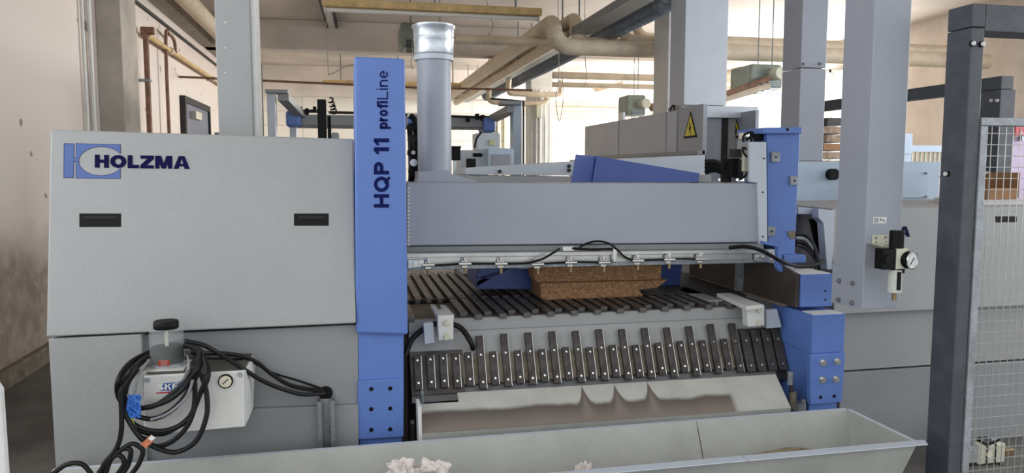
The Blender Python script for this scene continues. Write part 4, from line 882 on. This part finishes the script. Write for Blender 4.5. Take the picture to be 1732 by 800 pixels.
# small pneumatic bits beside the chute
for nm, lb, x, y0, y1, Y, r_ in (('cylinder_rod', 'small dark cylinder between blue column and chute', 698, 716, 752, 2.98, .012), ('cylinder_rod', 'slim metal rod above the left end of the chute', 714, 664, 688, 3.02, .01)):
    t = thing(nm, U(x, y1, Y), lb, 'cylinder'); a, c = U(x, y1 + 10, Y), U(x, y0, Y); c.x = a.x
    MB().cyl(a, c, r_, 14).build('barrel', GALVD if 'slim' in lb else DARK, t, smooth=True); MB().cyl(c, c + Vector((0, 0, .012)), r_ * .7, 12).build('cap', CHROME, t, smooth=True)
t = thing('pneumatic_filter', U(1345, 700, 3.0), 'metal filter cylinder between chute and right blue column', 'filter')
for x, y0, y1, r_, m_ in ((1336, 628, 650, .013, GALVD), (1338, 650, 665, .009, DARK), (1340, 662, 690, .017, BROWNS), (1347, 680, 708, .03, GALVD), (1358, 676, 706, .012, GREYD)):
    a, c = U(x, y1, 3.0), U(x, y0, 3.0); c.x = a.x; MB().cyl(a, c, r_, 14).build('cylinder_section', m_, t, smooth=True)
MB().box(U(1340, 700, 3.0).x - .02, U(1350, 700, 3.0).x + .03, 2.98, 3.03, 0, U(1345, 704, 3.0).z).build('stand', DARK, t)

# ================================================================== TROUGH
ZR = .58; YR2, YF2 = 2.74, 2.31; XTR = 2.06; XTL = -1.0
tr = thing('collecting_trough', (.8, 2.5, 0), 'long light grey sheet metal trough across the foreground', 'trough')
def quadsheet(P, name, m, par, th=.003, bev=0):
    b = MB(); b.add(P, [tuple(range(len(P)))]); o = b.build(name, m, par); so = o.modifiers.new('thick', 'SOLIDIFY'); so.thickness = th; so.offset = 0; return o
xj = UX(1181, 740, 2.72)
yb_ = 2.6; zb_ = .3
quadsheet([(XTL, YR2, ZR), (xj - .002, YR2, ZR), (xj - .002, yb_, zb_), (XTL, yb_, zb_)], 'rear_panel', TRG, tr)
quadsheet([(xj + .002, YR2, ZR), (XTR, YR2, ZR), (XTR - .06, yb_, zb_), (xj + .002, yb_, zb_)], 'rear_panel', TRG, tr)
MB().box(XTL, XTR, YR2, YR2 + .02, ZR - .006, ZR).build('rear_lip', LGREY, tr, bevel=.001)
quadsheet([(XTL, yb_, zb_), (XTR - .06, yb_, zb_), (XTR - .06, 2.42, zb_), (XTL, 2.42, zb_)], 'bottom_panel', TRG, tr)
xj2 = U(1268, 782, Z=ZR).x
quadsheet([(XTL, YF2 + .03, ZR), (XTR, YF2 + .03, ZR), (XTR - .06, 2.42, zb_), (XTL, 2.42, zb_)], 'front_panel', TRG, tr)
quadsheet([(XTR, YR2, ZR), (XTR, YF2 + .03, ZR), (XTR - .06, 2.42, zb_), (XTR - .06, yb_, zb_)], 'end_panel', TRG, tr)
MB().box(XTL, xj2 - .002, YF2 - .0, YF2 + .045, ZR, ZR + .004).build('front_flange', LGREY, tr, bevel=.001)
MB().box(xj2 + .002, XTR + .0, YF2, YF2 + .045, ZR, ZR + .004).build('front_flange', LGREY, tr, bevel=.001)
b = MB(); b.prism([(XTR, YF2, ZR), (XTR, YF2 + .045, ZR), (XTR + .04, YF2 + .04, ZR), (XTR + .02, YF2, ZR)], (0, 0, .004)); b.build('flange_tip', LGREY, tr)
MB().box(XTR - .002, XTR + .012, YF2 + .03, YR2, ZR - .004, ZR + .001).build('end_lip', LGREY, tr, bevel=.001)
for x in (XTL + .1, .3, 1.7): MB().box(x, x + .04, 2.46, 2.56, 0, zb_).build('leg', GREYD, tr)
b = MB(); n = 60; vs = []
for i in range(n + 1):
    for j in range(4): x_ = XTL + .05 + (XTR - XTL - .2) * i / n; vs.append((x_, 2.40 + .26 * j / 3, .39 + .045 * max(0, min(1, (x_ - .7) / .5)) + random.uniform(0, .012) + .03 * math.exp(-((x_ - 1.72) / .13) ** 2)))
b.add(vs, [(i * 4 + j, i * 4 + j + 1, i * 4 + j + 5, i * 4 + j + 4) for i in range(n) for j in range(3)]); o = b.build('sawdust_layer', SAW, smooth=True); tag(o, 'tan sawdust lying along the bottom of the trough', 'sawdust', kind='stuff')
o['kind'] = 'stuff'
def rag(px, py, r, label, seed, sx=1, sz=1):
    from mathutils import noise
    c = U(px, py, 2.5); bm = bmesh.new(); bmesh.ops.create_icosphere(bm, subdivisions=5, radius=1); off = Vector((seed * 3.1, seed * 1.7, seed))
    for v in bm.verts:
        d = v.co.normalized(); k = 1
        n1 = noise.noise(d * 1.6 + off); n2 = 1 - abs(noise.noise(d * 1.9 + off * 2)) * 2.2; n3 = 1 - abs(noise.noise(d * 4 + off * 3)) * 2
        k = .66 + .5 * n1 + .36 * n2 + .08 * n3
        v.co = Vector((d.x * sx, d.y * .8, d.z * sz)) * (r * k)
    me = bpy.data.meshes.new('rag'); bm.to_mesh(me); bm.free(); me.materials.append(RAG); o = bpy.data.objects.new('crumpled_rag', me); C.objects.link(o); o.location = c; ORG[o] = c
    tag(o, label, 'rag', 'rags in the trough')
rag(678, 797, .045, 'left crumpled pinkish rag at the bottom edge', 3, 1.1, 1.0)
rag(728, 800, .052, 'larger crumpled rag right of the leftmost one', 5, 1.25, .85)
rag(989, 799, .036, 'small single crumpled rag in the middle of the trough', 9, .95, 1)

# ================================================================== GREASE PUMP
pu = thing('grease_pump', U(325, 735, 2.75), 'white lubrication pump box with clear reservoir on the hood', 'pump')
Yq = 2.66
b = MB(); pr(b, [(243, 636), (414, 627), (414, 722), (243, 737)], Yq, .24); b.build('housing', WHITEP, pu, bevel=.004)
b = MB(); b.prism([U(414, 627, Yq), U(425, 618, Yq + .1), U(421, 708, Yq + .1), U(414, 722, Yq)], (0, .13, 0)); b.build('side_cheek', WHITEP, pu, bevel=.002)
b = MB(); P = [U(246, 634, Yq + .004), U(413, 627, Yq + .004)]; z_ = P[1].z; b.prism([(P[0].x, Yq + .01, P[0].z), (P[1].x, Yq + .01, P[1].z), (P[1].x, Yq + .24, P[1].z), (P[0].x, Yq + .24, P[0].z)], (0, 0, .003)); b.build('dusty_top', DUST, pu)
rx = UX(283, 600, Yq + .1); ry_ = Yq + .1; rr = (UX(312, 590, ry_) - UX(254, 590, ry_)) / 2
def zr(y): return UZ(283, y, ry_)
MB().box(rx - rr - .012, rx + rr + .01, ry_ - .07, ry_ + .07, zr(628), zr(618)).build('reservoir_base', WHITEP, pu, bevel=.002)
MB().lathe((rx, ry_), [(rr * .92, zr(620)), (rr * .95, zr(612))], 32).build('metal_ring', GALV, pu, smooth=True)
MB().lathe((rx, ry_), [(rr * .9, zr(613)), (rr * .94, zr(611)), (rr * .94, zr(586)), (rr * .5, zr(585))], 32).build('grease', OIL, pu, smooth=True)
b = MB(); q = U(283, 612, ry_ - rr * .94); b.box(rx - .018, rx + .018, ry_ - rr * .98, ry_ - rr * .9, zr(613), zr(603)); b.build('red_float', ROIL, pu, bevel=.003)
b = MB(); b.lathe((rx, ry_), [(rr, zr(613)), (rr, zr(562)), (rr * .97, zr(557)), (rr * .8, zr(554))], 40); b.f = b.f[:-2]; b.build('reservoir', CLEAR, pu, smooth=True)
MB().cyl((rx, ry_, zr(600)), (rx, ry_, zr(560)), .006, 8).build('centre_rod', CREAM, pu)
MB().lathe((rx, ry_), [(rr * .68, zr(556)), (rr * .74, zr(553)), (rr * .74, zr(544)), (rr * .68, zr(542))], 32).build('cap', BLACK, pu, smooth=True)
q = U(382, 644, Yq); gz = MB().cyl(q, q + Vector((0, -.01, 0)), .024, 28).build('pressure_gauge', BLACK, pu, smooth=True)
MB().cyl(q + Vector((0, -.01, 0)), q + Vector((0, -.011, 0)), .02, 28).build('dial', DIAL, gz)
MB().tube([q + Vector((-.009, -.0125, -.008)), q + Vector((.01, -.0125, .009))], .0014, 6).build('needle', BLACK, gz)
for x, y in ((249, 642), (406, 633)): q = U(x, y, Yq); MB().cyl(q, q + Vector((0, -.004, 0)), .009, 14).build('screw', GALV, pu)
def pq(x0, y0, x1, y1, sl, Y): return [U(x0, y1, Y), U(x1, y1 - sl, Y), U(x1, y0 - sl, Y), U(x0, y0, Y)]
b = MB(); b.prism([U(264, 664, Yq - .0008), U(303, 661, Yq - .0008), U(303, 664, Yq - .0008), U(264, 666, Yq - .0008)], (0, .0008, 0)); b.build('red_bar', RED, pu)
b = MB(); b.prism([U(270, 661, Yq - .0008), U(277, 648, Yq - .0008), U(305, 646, Yq - .0008), U(305, 660, Yq - .0008)], (0, .0008, 0)); b.build('blue_field', mat('brand_blue', rgb(30, 90, 170), .5), pu)
text('SKF', pq(267, 650, 301, 660, 2, Yq - .0012), TUBEW, pu, t=.26, wide=1.1, gap=.1)

# ---- coiled cables
cc = thing('cable_coil', U(270, 740, 2.6), 'thick coil of black cables hanging over the pump box', 'cable')
k_ = 2.667
def zc(pts, Y, dY=.0):     # the loops pass behind the reservoir
    return [(x / k_, y / k_ + 500, 2.845 if (655 < x < 852 and y < 272) else (Y + .09 if (y < 320 and x < 700) or (y < 285 and x > 840) else Y + dY * math.sin(i * 1.7))) for i, (x, y) in enumerate(pts)]
for pts, Y, cl in (
    ([(835, 205), (690, 250), (590, 300), (538, 370), (530, 440), (565, 495), (640, 508), (760, 472), (845, 400), (892, 320), (885, 245)], 2.61, True),
    ([(850, 222), (700, 262), (600, 315), (556, 380), (548, 450), (600, 500), (690, 500), (780, 440), (850, 370), (882, 300)], 2.635, True),
    ([(545, 450), (570, 540), (620, 590), (700, 612), (780, 600), (850, 555), (900, 450), (932, 350), (905, 250), (840, 212), (690, 258), (600, 330), (556, 400)], 2.6, True),
    ([(590, 530), (690, 556), (790, 505), (862, 410), (900, 310), (880, 235), (760, 240), (640, 300), (575, 400), (565, 480)], 2.62, True),
    ([(905, 350), (930, 430), (932, 540), (885, 655), (800, 705), (720, 692), (645, 650), (590, 580), (556, 500), (560, 420), (620, 330)], 2.585, False),
    ([(640, 640), (700, 680), (780, 655), (850, 580), (890, 470), (940, 360), (910, 270), (850, 225)], 2.595, False),
    ([(600, 600), (680, 622), (760, 615), (860, 540), (880, 440), (870, 330)], 2.615, False)):
    P = zc(pts, Y, .008)
    if cl: cable(P, .0085, 'cable', RUB, cc, closed=True)
    else: cable(P, .0085, 'cable', RUB, cc)
for pts in ([(545, 440), (548, 600), (525, 690), (470, 760), (445, 830)], [(640, 690), (600, 668), (555, 690), (500, 740), (470, 830)], [(625, 672), (645, 705), (620, 770), (570, 830)], [(560, 690), (590, 700), (575, 770), (530, 830)], [(225, 815), (300, 762), (370, 760), (420, 815)], [(445, 800), (500, 735), (540, 720), (560, 760), (510, 830)]):
    cable(zc(pts, 2.57), .008, 'cable', RUB, cc)
cable([(313, 577, 2.64), (345, 584, 2.66), (375, 601, 2.68), (410, 623, 2.68), (440, 642, 2.75), (475, 657, 2.82), (512, 667, 2.86), (549, 665, 2.91)], .008, 'cable', RUB, cc)
cable([(320, 596, 2.66), (345, 597, 2.7), (379, 598, 2.75), (412, 603, 2.78), (435, 613, 2.82), (460, 633, 2.86), (495, 653, 2.88), (549, 662, 2.91)], .008, 'cable', RUB, cc)
cable([(340, 606, 2.72), (380, 607, 2.78), (420, 610, 2.82), (460, 630, 2.86), (505, 644, 2.9), (546, 658, 2.915)], .004, 'thin_cable', BLACK, cc)
for pts, m_ in (([(672, 290), (625, 360), (608, 430), (596, 470), (575, 445)], GWIRE), ([(840, 250), (852, 310), (830, 370), (790, 400)], GWIRE), ([(870, 380), (840, 460), (760, 530), (680, 560)], GWIRE), ([(585, 510), (600, 580), (625, 640), (650, 660)], YWIRE), ([(580, 520), (590, 570), (612, 600)], GWIRE)):
    cable(zc(pts, 2.585), .0045, 'thin_wire', m_, cc, n=6)
rnd = random.Random(4)
b = MB()
for k in range(10):
    a = [(575 + rnd.uniform(0, 60), 440 + rnd.uniform(0, 110)) for _ in range(4)]; b.tube(smoothpath([U(x / k_, y / k_ + 500, 2.565 + rnd.uniform(0, .02)) for x, y in a], 5), .0045, 6)
b.build('blue_tape', TAPE, cc, smooth=True)
b = MB(); b.prism([U(237, 752, 2.56), U(247, 758, 2.56), U(263, 743, 2.57), U(255, 736, 2.57)], (0, .006, 0)); b.build('orange_tag', ORANGE, cc)
b = MB(); b.prism([U(250, 742, 2.555), U(256, 746, 2.555), U(263, 741, 2.56), U(256, 736, 2.56)], (0, .003, 0)); b.build('white_label', WHITEP, cc)

# ================================================================== FOREGROUND RISER WITH REGULATOR
YJ = 2.6
Xa, Xb = UX(1470, 250, YJ), UX(1531, 250, YJ); Yb = U(1420, 250, X=Xa).y; z0 = UZ(1490, 522, YJ)
rs_ = thing('cable_riser', (Xa, YJ, z0), 'nearest grey square riser duct carrying the air regulator', 'duct')
MB().box(Xa, Xb, YJ, Yb, z0, ZC).build('shaft', BGREY, rs_, bevel=.003)
MB().box(Xb, Xb + .006, YJ + .01, YJ + .03, z0 + .05, ZC).build('edge_strip', WHITEP, rs_)
MB().box(Xa - .004, Xa, YJ + .01, Yb + .01, z0 - .005, z0 + .16).build('mounting_plate', BGREY, rs_)
for px, py in ((1420, 475), (1443, 479), (1419, 507), (1442, 512)):
    q = U(px, py, X=Xa - .005); b = MB(); b.cyl(q, q + Vector((-.004, 0, 0)), .011, 14); b.cyl(q + Vector((-.004, 0, 0)), q + Vector((-.012, 0, 0)), .007, 6); b.build('bolt', GALVD, rs_)
# label plate
b = MB(); pr(b, [(1477, 367), (1500, 367), (1499, 378), (1477, 378)], YJ - .0015, .0012); lp = b.build('label_plate', WHITEP, rs_)
q = U(1482, 372.5, YJ - .003); b = MB(); b.tube([q + Vector((.0085 * math.cos(a_), 0, .0085 * math.sin(a_))) for a_ in [i * math.pi / 8 for i in range(16)]], .001, 4, closed=True); b.box(q.x - .005, q.x + .005, q.y, q.y + .001, q.z - .001, q.z + .001)
for k in range(3): p_ = U(1489.5 + k * 3, 371 + k, YJ - .002); b.box(p_.x - .002, p_.x + .002, p_.y, p_.y + .001, p_.z - .005, p_.z + .003)
b.build('pictogram', mat('print_grey', rgb(90, 84, 84), .6), lp)
rg = thing('air_regulator', (UX(1512, 500, 2.5), 2.5, UZ(1512, 505, 2.5)), 'cream air filter regulator with round gauge on the riser', 'regulator')
YQ = 2.5
b = MB(); pr(b, [(1478, 398), (1503, 397), (1503, 415), (1480, 417), (1478, 414)], YJ - .012, .012); bk = b.build('bracket', CREAM, rg, bevel=.003)
b = MB(); pr(b, [(1482, 414), (1504, 413), (1524, 420), (1500, 422)], YQ + .04, .06); b.build('bracket_arm', CREAM, rg, bevel=.002)
for x, y in ((1481, 402), (1481, 410), (1498, 401), (1499, 409)): q = U(x, y, YJ - .012); MB().cyl(q, q + Vector((0, -.004, 0)), .006 if y < 405 else .0035, 10).build('bolt', GALVD, bk)
def cylv(nm, m_, x, y0, y1, wpx, Y=YQ, n=20):
    a, c = U(x, y1, Y), U(x, y0, Y); c.x = a.x; r_ = (UX(x + wpx / 2, y0, Y) - UX(x - wpx / 2, y0, Y)) / 2
    return MB().cyl(a, c, r_, n).build(nm, m_, rg, smooth=True)
cylv('adjusting_knob', BLACK, 1516, 390, 419, 20)
b = MB(); pbox(b, 1515, 420, 1536, 456, YQ - .02, .06); b.build('body', CREAM, rg, bevel=.004)
b = MB(); pbox(b, 1494, 421, 1516, 456, YQ - .022, .05); b.build('valve_side', BLACK, rg, bevel=.003)
q = U(1499, 438, YQ - .022); MB().cyl(q, q + Vector((0, -.018, 0)), .017, 18).build('side_knob', BLACK, rg, smooth=True)
cylv('bowl', glass('cloudy_bowl', rgb(206, 208, 200), .2, .85), 1513, 456, 494, 20); cylv('bowl_collar', BLACK, 1518, 454, 461, 19)
b = MB(); pbox(b, 1519, 460, 1524, 491, YQ - .03, .01); b.build('sight_strip', BLACK, rg)
cylv('drain', BRASS, 1512, 494, 508, 6, n=10)
q = U(1541, 440, YQ - .03); gv = Vector((.35, -1, 0)).normalized()
gg = MB().cyl(q - gv * .03, q + gv * .004, .034, 32).build('pressure_gauge', BLACK, rg, smooth=True)
MB().tube([q + gv * .005 + (Vector((gv.y, -gv.x, 0)) * math.cos(a_) + Vector((0, 0, 1)) * math.sin(a_)) * .034 for a_ in [i * math.pi / 16 for i in range(32)]], .003, 8, closed=True).build('bezel', CHROME, gg, smooth=True)
MB().cyl(q + gv * .004, q + gv * .006, .031, 32).build('dial', DIALW, gg)
side = Vector((-gv.y, gv.x, 0)); b = MB(); b.tube([q + gv * .0075 + side * -.014 + Vector((0, 0, -.015)), q + gv * .0075 + side * .008 + Vector((0, 0, .01))], .0015, 6)
for i in range(11):
    a_ = math.radians(-45 + 27 * i); d_ = side * math.cos(a_) + Vector((0, 0, 1)) * math.sin(a_); b.tube([q + gv * .0068 + d_ * .024, q + gv * .0068 + d_ * .028], .0008, 4)
b.build('needle', BLACK, gg)

# ================================================================== SECOND SAW (RIGHT)
sw = thing('saw_hood', (3.4, 4.0, 0), 'grey hood of the second saw behind the blue column and wire gate', 'machine')
YW = 3.6
b = MB(); xl_, xr_ = UX(1404, 450, YW), UX(1800, 450, YW); zt_ = UZ(1480, 352, YW); zl = UZ(1480, 529, YW - .05)
b.prism([(xl_, YW, zt_), (xl_, YW - .05, zl), (xl_, YW + .75, zl), (xl_, YW + .75, zt_ + .01)], (xr_ - xl_, 0, 0)); b.build('upper_cover', GREY, sw, bevel=.006)
b = MB(); pr(b, [(1384, 353), (1412, 356), (1409, 456), (1399, 456), (1393, 378), (1384, 368)], YW - .02, .06); b.build('end_flange', LGREY, sw, bevel=.003)
b = MB(); pr(b, [(1350, 350), (1396, 354), (1398, 362), (1350, 362)], YW + .05, .5); b.build('hood_return', LGREY, sw)
b = MB(); pr(b, [(1345, 362), (1400, 362), (1400, 470), (1345, 470)], YW + .3, .02); b.build('inner_wall', GREY, sw)
b = MB(); pr(b, [(1371, 370), (1393, 372), (1396, 452), (1391, 452), (1380, 410)], YW + .1, .02); b.build('black_strap', BLACK, sw)
xa_ = UX(1425, 560, YW + .02)
MB().box(xa_, xr_, YW + .02, YW + .7, UZ(1500, 624, YW), zl - .012).build('middle_panel', GREY, sw, bevel=.003)
MB().box(xa_, xr_, YW + .02, YW + .7, 0, UZ(1500, 627, YW)).build('lower_panel', GREYD, sw, bevel=.003)
MB().box(xa_, xr_, YW + .04, YW + .69, .3, zl).build('core', DARK, sw)
b = MB(); pr(b, [(1684, 366), (1720, 366), (1720, 381), (1684, 381)], YW - .008, .01); b.build('recessed_grip', BLACK, sw)
def sq(x0, y0, x1, y1, Y): return [U(x0, y1, Y), U(x1, y1, Y), U(x1, y0, Y), U(x0, y0, Y)]
wA = 20
text('HOLZMA', sq(1539 - 17 * 6.3, 383, 1539, 400.5, YW - .014), NAVY, sw, t=.32, wide=1.15, gap=.13)
# pale housing behind it
hs = thing('saw_carriage_housing', (3.6, 4.9, 0), 'pale blue grey housing behind the second saw hood', 'machine')
MB().box(UX(1340, 300, 4.75), UX(1590, 300, 4.75), 4.75, 5.5, .3, UZ(1370, 273, 4.75)).build('housing', PALE, hs, bevel=.005)
b = MB(); pbox(b, 1524, 290, 1572, 335, 4.74, .02); b.build('access_panel', PALE, hs, bevel=.002)
for x, y in ((1567, 293), (1567, 333)): q = U(x, y, 4.735); MB().cyl(q, q + Vector((0, -.01, 0)), .01, 8).build('screw', GALVD, hs)
q = U(1412, 295, 4.7); MB().cyl(q + Vector((0, .05, 0)), q, .04, 16).build('black_knob', BLACK, hs, smooth=True)
MB().box(UX(1520, 343, 4.5), UX(1590, 343, 4.5), 4.5, 4.75, UZ(1550, 346, 4.5), UZ(1550, 343, 4.5)).build('black_slot', BLACK, hs)
MB().box(UX(1340, 300, 4.75) , UX(1590, 300, 4.75), 4.8, 5.4, 0, .3).build('plinth', DARK, hs)
# hoses on right of upper plate
for k in range(4):
    o = cable([(1346, 396 + 6 * k, 3.5), (1362, 398 + 7 * k, 3.5), (1376, 415 + 6 * k, 3.48), (1385 - k, 446, 3.45 + .02 * k), (1384 - 3 * k, 470, 3.46)], .01, 'machine_hose', [RUB, GREYD, RUB, DARK][k])
    tag(o, ['nearest black hose curving down beside the right blue column', 'grey hose second beside the right blue column', 'middle black hose beside the right blue column', 'darkest rear hose beside the right blue column'][k], 'hose')

# stack of boards against the window
x0, x1 = UX(1394, 240, 8.6), UX(1440, 240, 8.6); zt1 = UZ(1410, 197, 8.6); n = 9; z = 0.9
step = (zt1 - 1.4) / 8
base = MB().box(x0, x1, 8.65, 9.5, 0, 1.4).build('board_pallet', WOODB); tag(base, 'lower part of the board pile behind the second saw', 'pallet')
for k in range(8):
    o = MB().box(x0 + random.uniform(-.03, .03), x1, 8.6 + random.uniform(-.03, .03), 9.5, 1.4 + step * k, 1.4 + step * (k + 1) - .02).build('wooden_board', [WOODB, CARD][k % 3 == 1] if k < 7 else DARK, bevel=.005)
    tag(o, ['lowest brown board of the window pile', 'second board from the bottom of the window pile', 'third board from the bottom of the window pile', 'fourth board from the bottom of the window pile', 'fourth board from the top of the window pile', 'third board from the top of the window pile', 'second board from the top of the window pile', 'topmost dark board of the pile under the window'][k], 'board', 'boards in the pile')
# pale fence far right
t = thing('pale_fence', (UX(1560, 275, 6.5), 6.5, 0), 'pale blue fence with light bars behind the second saw', 'fence')
b = MB(); pbox(b, 1528, 246, 1600, 257, 6.5, .05); b.build('top_rail', PALE, t); b = MB(); pbox(b, 1527, 226, 1543, 260, 6.48, .06); b.build('post_cap', PALE, t)
xp0, xp1 = UX(1527, 265, 6.52), UX(1610, 265, 6.52); zf = UZ(1560, 257, 6.5)
for i in range(12): x = xp0 + (xp1 - xp0) * i / 11; MB().box(x, x + .014, 6.52, 6.54, 0, zf).build('bar', CREAM, t)
MB().box(xp0, xp0 + .08, 6.5, 6.56, 0, zf).build('post', PALE, t)

# ================================================================== GUARD FRAMES AND WIRE GATE
YGt = 2.42
gx0 = UX(1625, 400, YGt); gx1 = UX(1653, 400, YGt) 
gw = .083; gx0 = U(1608.5, 700, YGt).x; gx1 = gx0 + .058; gyb = U(1569, 700, X=gx0).y
zt_ = UZ(1641, 5, YGt)
gt = thing('guard_frame', (gx0, YGt, 0), 'dark grey welded guard frame in the right foreground', 'guard frame')
gz_ = .085
MB().box(gx0, gx1, YGt, gyb, 0, zt_ - gz_ * 1.0 - .003).build('post', FRAME, gt, bevel=.004)
MB().box(gx0, gx1, YGt, gyb, zt_ - gz_ - .0, zt_).build('corner', FRAME, gt, bevel=.004)
MB().box(gx1, gx0 + 1.6, YGt, gyb, zt_ - .1, zt_).build('top_beam', FRAME, gt, bevel=.004)
MB().box(gx0 + 1.5, gx0 + 1.6, YGt, gyb, 0, zt_ - .1).build('post', FRAME, gt, bevel=.004)
for x, y in ((1643, 74), (1659, 75), (1603, 294)):
    q = U(x, y, YGt) if x > 1620 else U(x, y, X=gx0); d_ = Vector((0, -.014, 0)) if x > 1620 else Vector((-.014, 0, 0))
    o = MB().cyl(q, q + d_ * .5, .011, 12).build('bolt', BLACK, gt); MB().cyl(q + d_ * .5, q + d_, .008, 12).build('bolt_cap', WHITEP, o)
# mesh gate
YM = YGt + .0
mg = thing('mesh_gate', (gx1 + .5, YM, 0), 'light grey framed wire mesh gate hung in the dark frame', 'gate')
ga = gx1 + .006; gb = gx0 + 1.48; ztg = UZ(1680, 199, YM)
MB().box(ga, ga + .03, YM - .004, YM + .04, .1, ztg - .032).build('stile', FRAMEG, mg, bevel=.002)
MB().box(gb - .03, gb, YM - .004, YM + .04, .1, ztg - .032).build('stile', FRAMEG, mg, bevel=.002)
MB().box(ga, gb, YM - .004, YM + .04, ztg - .03, ztg).build('top_rail', FRAMEG, mg, bevel=.002)
MB().box(ga, gb, YM - .004, YM + .04, .07, .098).build('bottom_rail', FRAMEG, mg, bevel=.002)
v0 = MB().cyl((ga + .03, YM + .012, .098), (ga + .03, YM + .012, ztg - .032), .0016, 6).build('vertical_wire', MESHW, mg)
h0 = MB().cyl((ga + .03, YM + .016, .1), (gb - .03, YM + .016, .1), .0016, 6).build('horizontal_wire', MESHW, mg)
n = int((gb - ga - .06) / .033)
for i in range(1, n): dup(v0, (.033 * i, 0, 0), mg)
n = int((ztg - .13) / .043)
for i in range(1, n + 1): dup(h0, (0, 0, .043 * i), mg)
for z in (.02, ): MB().box(gx1 - .01, ga + .02, YM - .012, YM - .004, z, z + .06).build('hinge', GALVD, mg)
# second guard frame further back
XF = 4.2; ya_ = U(1690, 200, X=XF).y; yb3 = U(1524, 200, X=XF).y + 1.5; ztf = UZ(1690, 128, ya_)
gf = thing('guard_frame', (XF, ya_, 0), 'second dark guard frame farther back at the right', 'guard frame')
MB().box(XF, XF + .1, ya_, yb3, ztf - .085, ztf).build('top_beam', FRAME, gf, bevel=.004)
MB().box(XF, XF + .12, ya_, ya_ + .16, 0, ztf - .087).build('post', FRAME, gf, bevel=.004)
MB().box(XF, XF + .1, yb3 - .1, yb3, 0, ztf - .087).build('post', FRAME, gf, bevel=.004)
for x in (1678, 1688): q = U(x, 170, X=XF); MB().cyl(q, q + Vector((-.012, 0, 0)), .011, 10).build('bolt', WHITEP, gf)

# boxes on the second hood behind the mesh
Yz = 3.75
zs = UZ(1690, 352, YW)
t = thing('cardboard_box', (UX(1695, 335, Yz), Yz, UZ(1695, 335, Yz)), 'open brown cardboard box behind the wire mesh', 'box')
b = MB(); pbox(b, 1672, 292, 1722, 335, Yz + .28, .01); b.build('back_panel', CARD, t); b = MB(); pbox(b, 1672, 318, 1722, 335, Yz, .01); b.build('front_panel', CARD, t)
X_a, X_b = UX(1672, 310, Yz), UX(1722, 310, Yz); zb1, zt1 = UZ(1690, 335, Yz), UZ(1690, 292, Yz)
MB().box(X_a, X_a + .01, Yz, Yz + .29, zb1, zt1).build('side_panel', CARD, t); MB().box(X_b, X_b + .01, Yz, Yz + .29, zb1, zt1).build('side_panel', CARD, t); MB().box(X_a, X_b, Yz, Yz + .29, zb1 - .008, zb1).build('bottom_panel', CARD, t)
b = MB(); b.prism([(X_a, Yz, zt1), (X_a, Yz + .28, zt1), (X_a - .1, Yz + .28, zt1 - .03), (X_a - .1, Yz, zt1 - .03)], (0, 0, .006)); b.build('flap', CARDW, t)
b = MB(); b.box(UX(1655, 342, Yz), UX(1760, 342, Yz), Yz - .02, Yz + .35, zt_ * 0 + UZ(1690, 352, Yz - .02), zb1 - .009); tag(b.build('flat_carton', CARDW, bevel=.004), 'flat white carton under the open cardboard box', 'box')
b = MB(); b.box(UX(1712, 260, 5.2), UX(1760, 260, 5.2), 5.2, 5.7, 0, UZ(1720, 232, 5.2)); tag(b.build('lilac_cabinet', PINK, bevel=.005), 'lilac grey cabinet at the right edge behind the mesh', 'cabinet')
sg = MB(); pbox(sg, 1718, 214, 1745, 229, 5.15, .02); sgo = sg.build('red_sign', RED); tag(sgo, 'small red sign above the lilac cabinet', 'sign')
MB().box(UX(1728, 230, 5.17), UX(1731, 230, 5.17), 5.165, 5.2, UZ(1720, 234, 5.17) - .02, UZ(1720, 227, 5.15)).build('sign_post', GALVD, sgo)

text('L', sq(1726, 217, 1731, 226, 5.148), TUBEW, sgo)
# pneumatic valve low right
pv = thing('pneumatic_valve', (UX(1665, 800, 3.3), 3.3, 0), 'cream pneumatic valve block low behind the wire mesh', 'valve')
def vb2(n_, m_, x0, y0, x1, y1, Y=3.3, d=.1, bev=.006): b = MB(); pbox(b, x0, y0, x1, y1, Y, d); return b.build(n_, m_, pv, bevel=bev)
vb2('valve_body', CREAM, 1655, 752, 1700, 784); vb2('grey_section', GREY, 1630, 757, 1656, 784); vb2('dark_box', GREYD, 1630, 726, 1652, 752, 3.34, .1); vb2('seal_ring', BLACK, 1669, 750, 1673, 786, 3.295, .11); vb2('seal_ring', BLACK, 1683, 750, 1686, 786, 3.295, .11)
q = U(1672, 768, 3.3); MB().cyl(q, q + Vector((0, -.006, 0)), .018, 18).build('port', DIAL, pv, smooth=True)
vb2('top_fitting', GALVD, 1676, 742, 1688, 752, 3.32, .05); vb2('lower_fitting', BLACK, 1660, 784, 1700, 800, 3.31, .08); vb2('side_fitting', BRASS, 1700, 760, 1716, 772, 3.31, .05)
cable([(1655, 740, 3.29), (1668, 752, 3.27), (1690, 744, 3.27)], .006, 'hose', BLACK, pv); cable([(1690, 785, 3.29), (1706, 795, 3.27), (1712, 815, 3.27)], .006, 'hose', BLACK, pv)
MB().box(UX(1650, 800, 3.35), UX(1695, 800, 3.35), 3.33, 3.39, 0, UZ(1670, 790, 3.35)).build('stand', DARK, pv)

# white board edge at the far left margin
b = MB(); x_ = UX(9, 800, 1.6); b.prism([(x_ - .25, 1.6, 0), (x_ + .004, 1.6, 0), (x_ - .0, 1.6, UZ(5, 660, 1.6)), (x_ - .012, 1.6, UZ(5, 640, 1.6)), (x_ - .25, 1.6, UZ(5, 600, 1.6))], (0, .02, 0))
tag(b.build('white_board', WHITEP, bevel=.003), 'white board edge at the lower left margin', 'board')
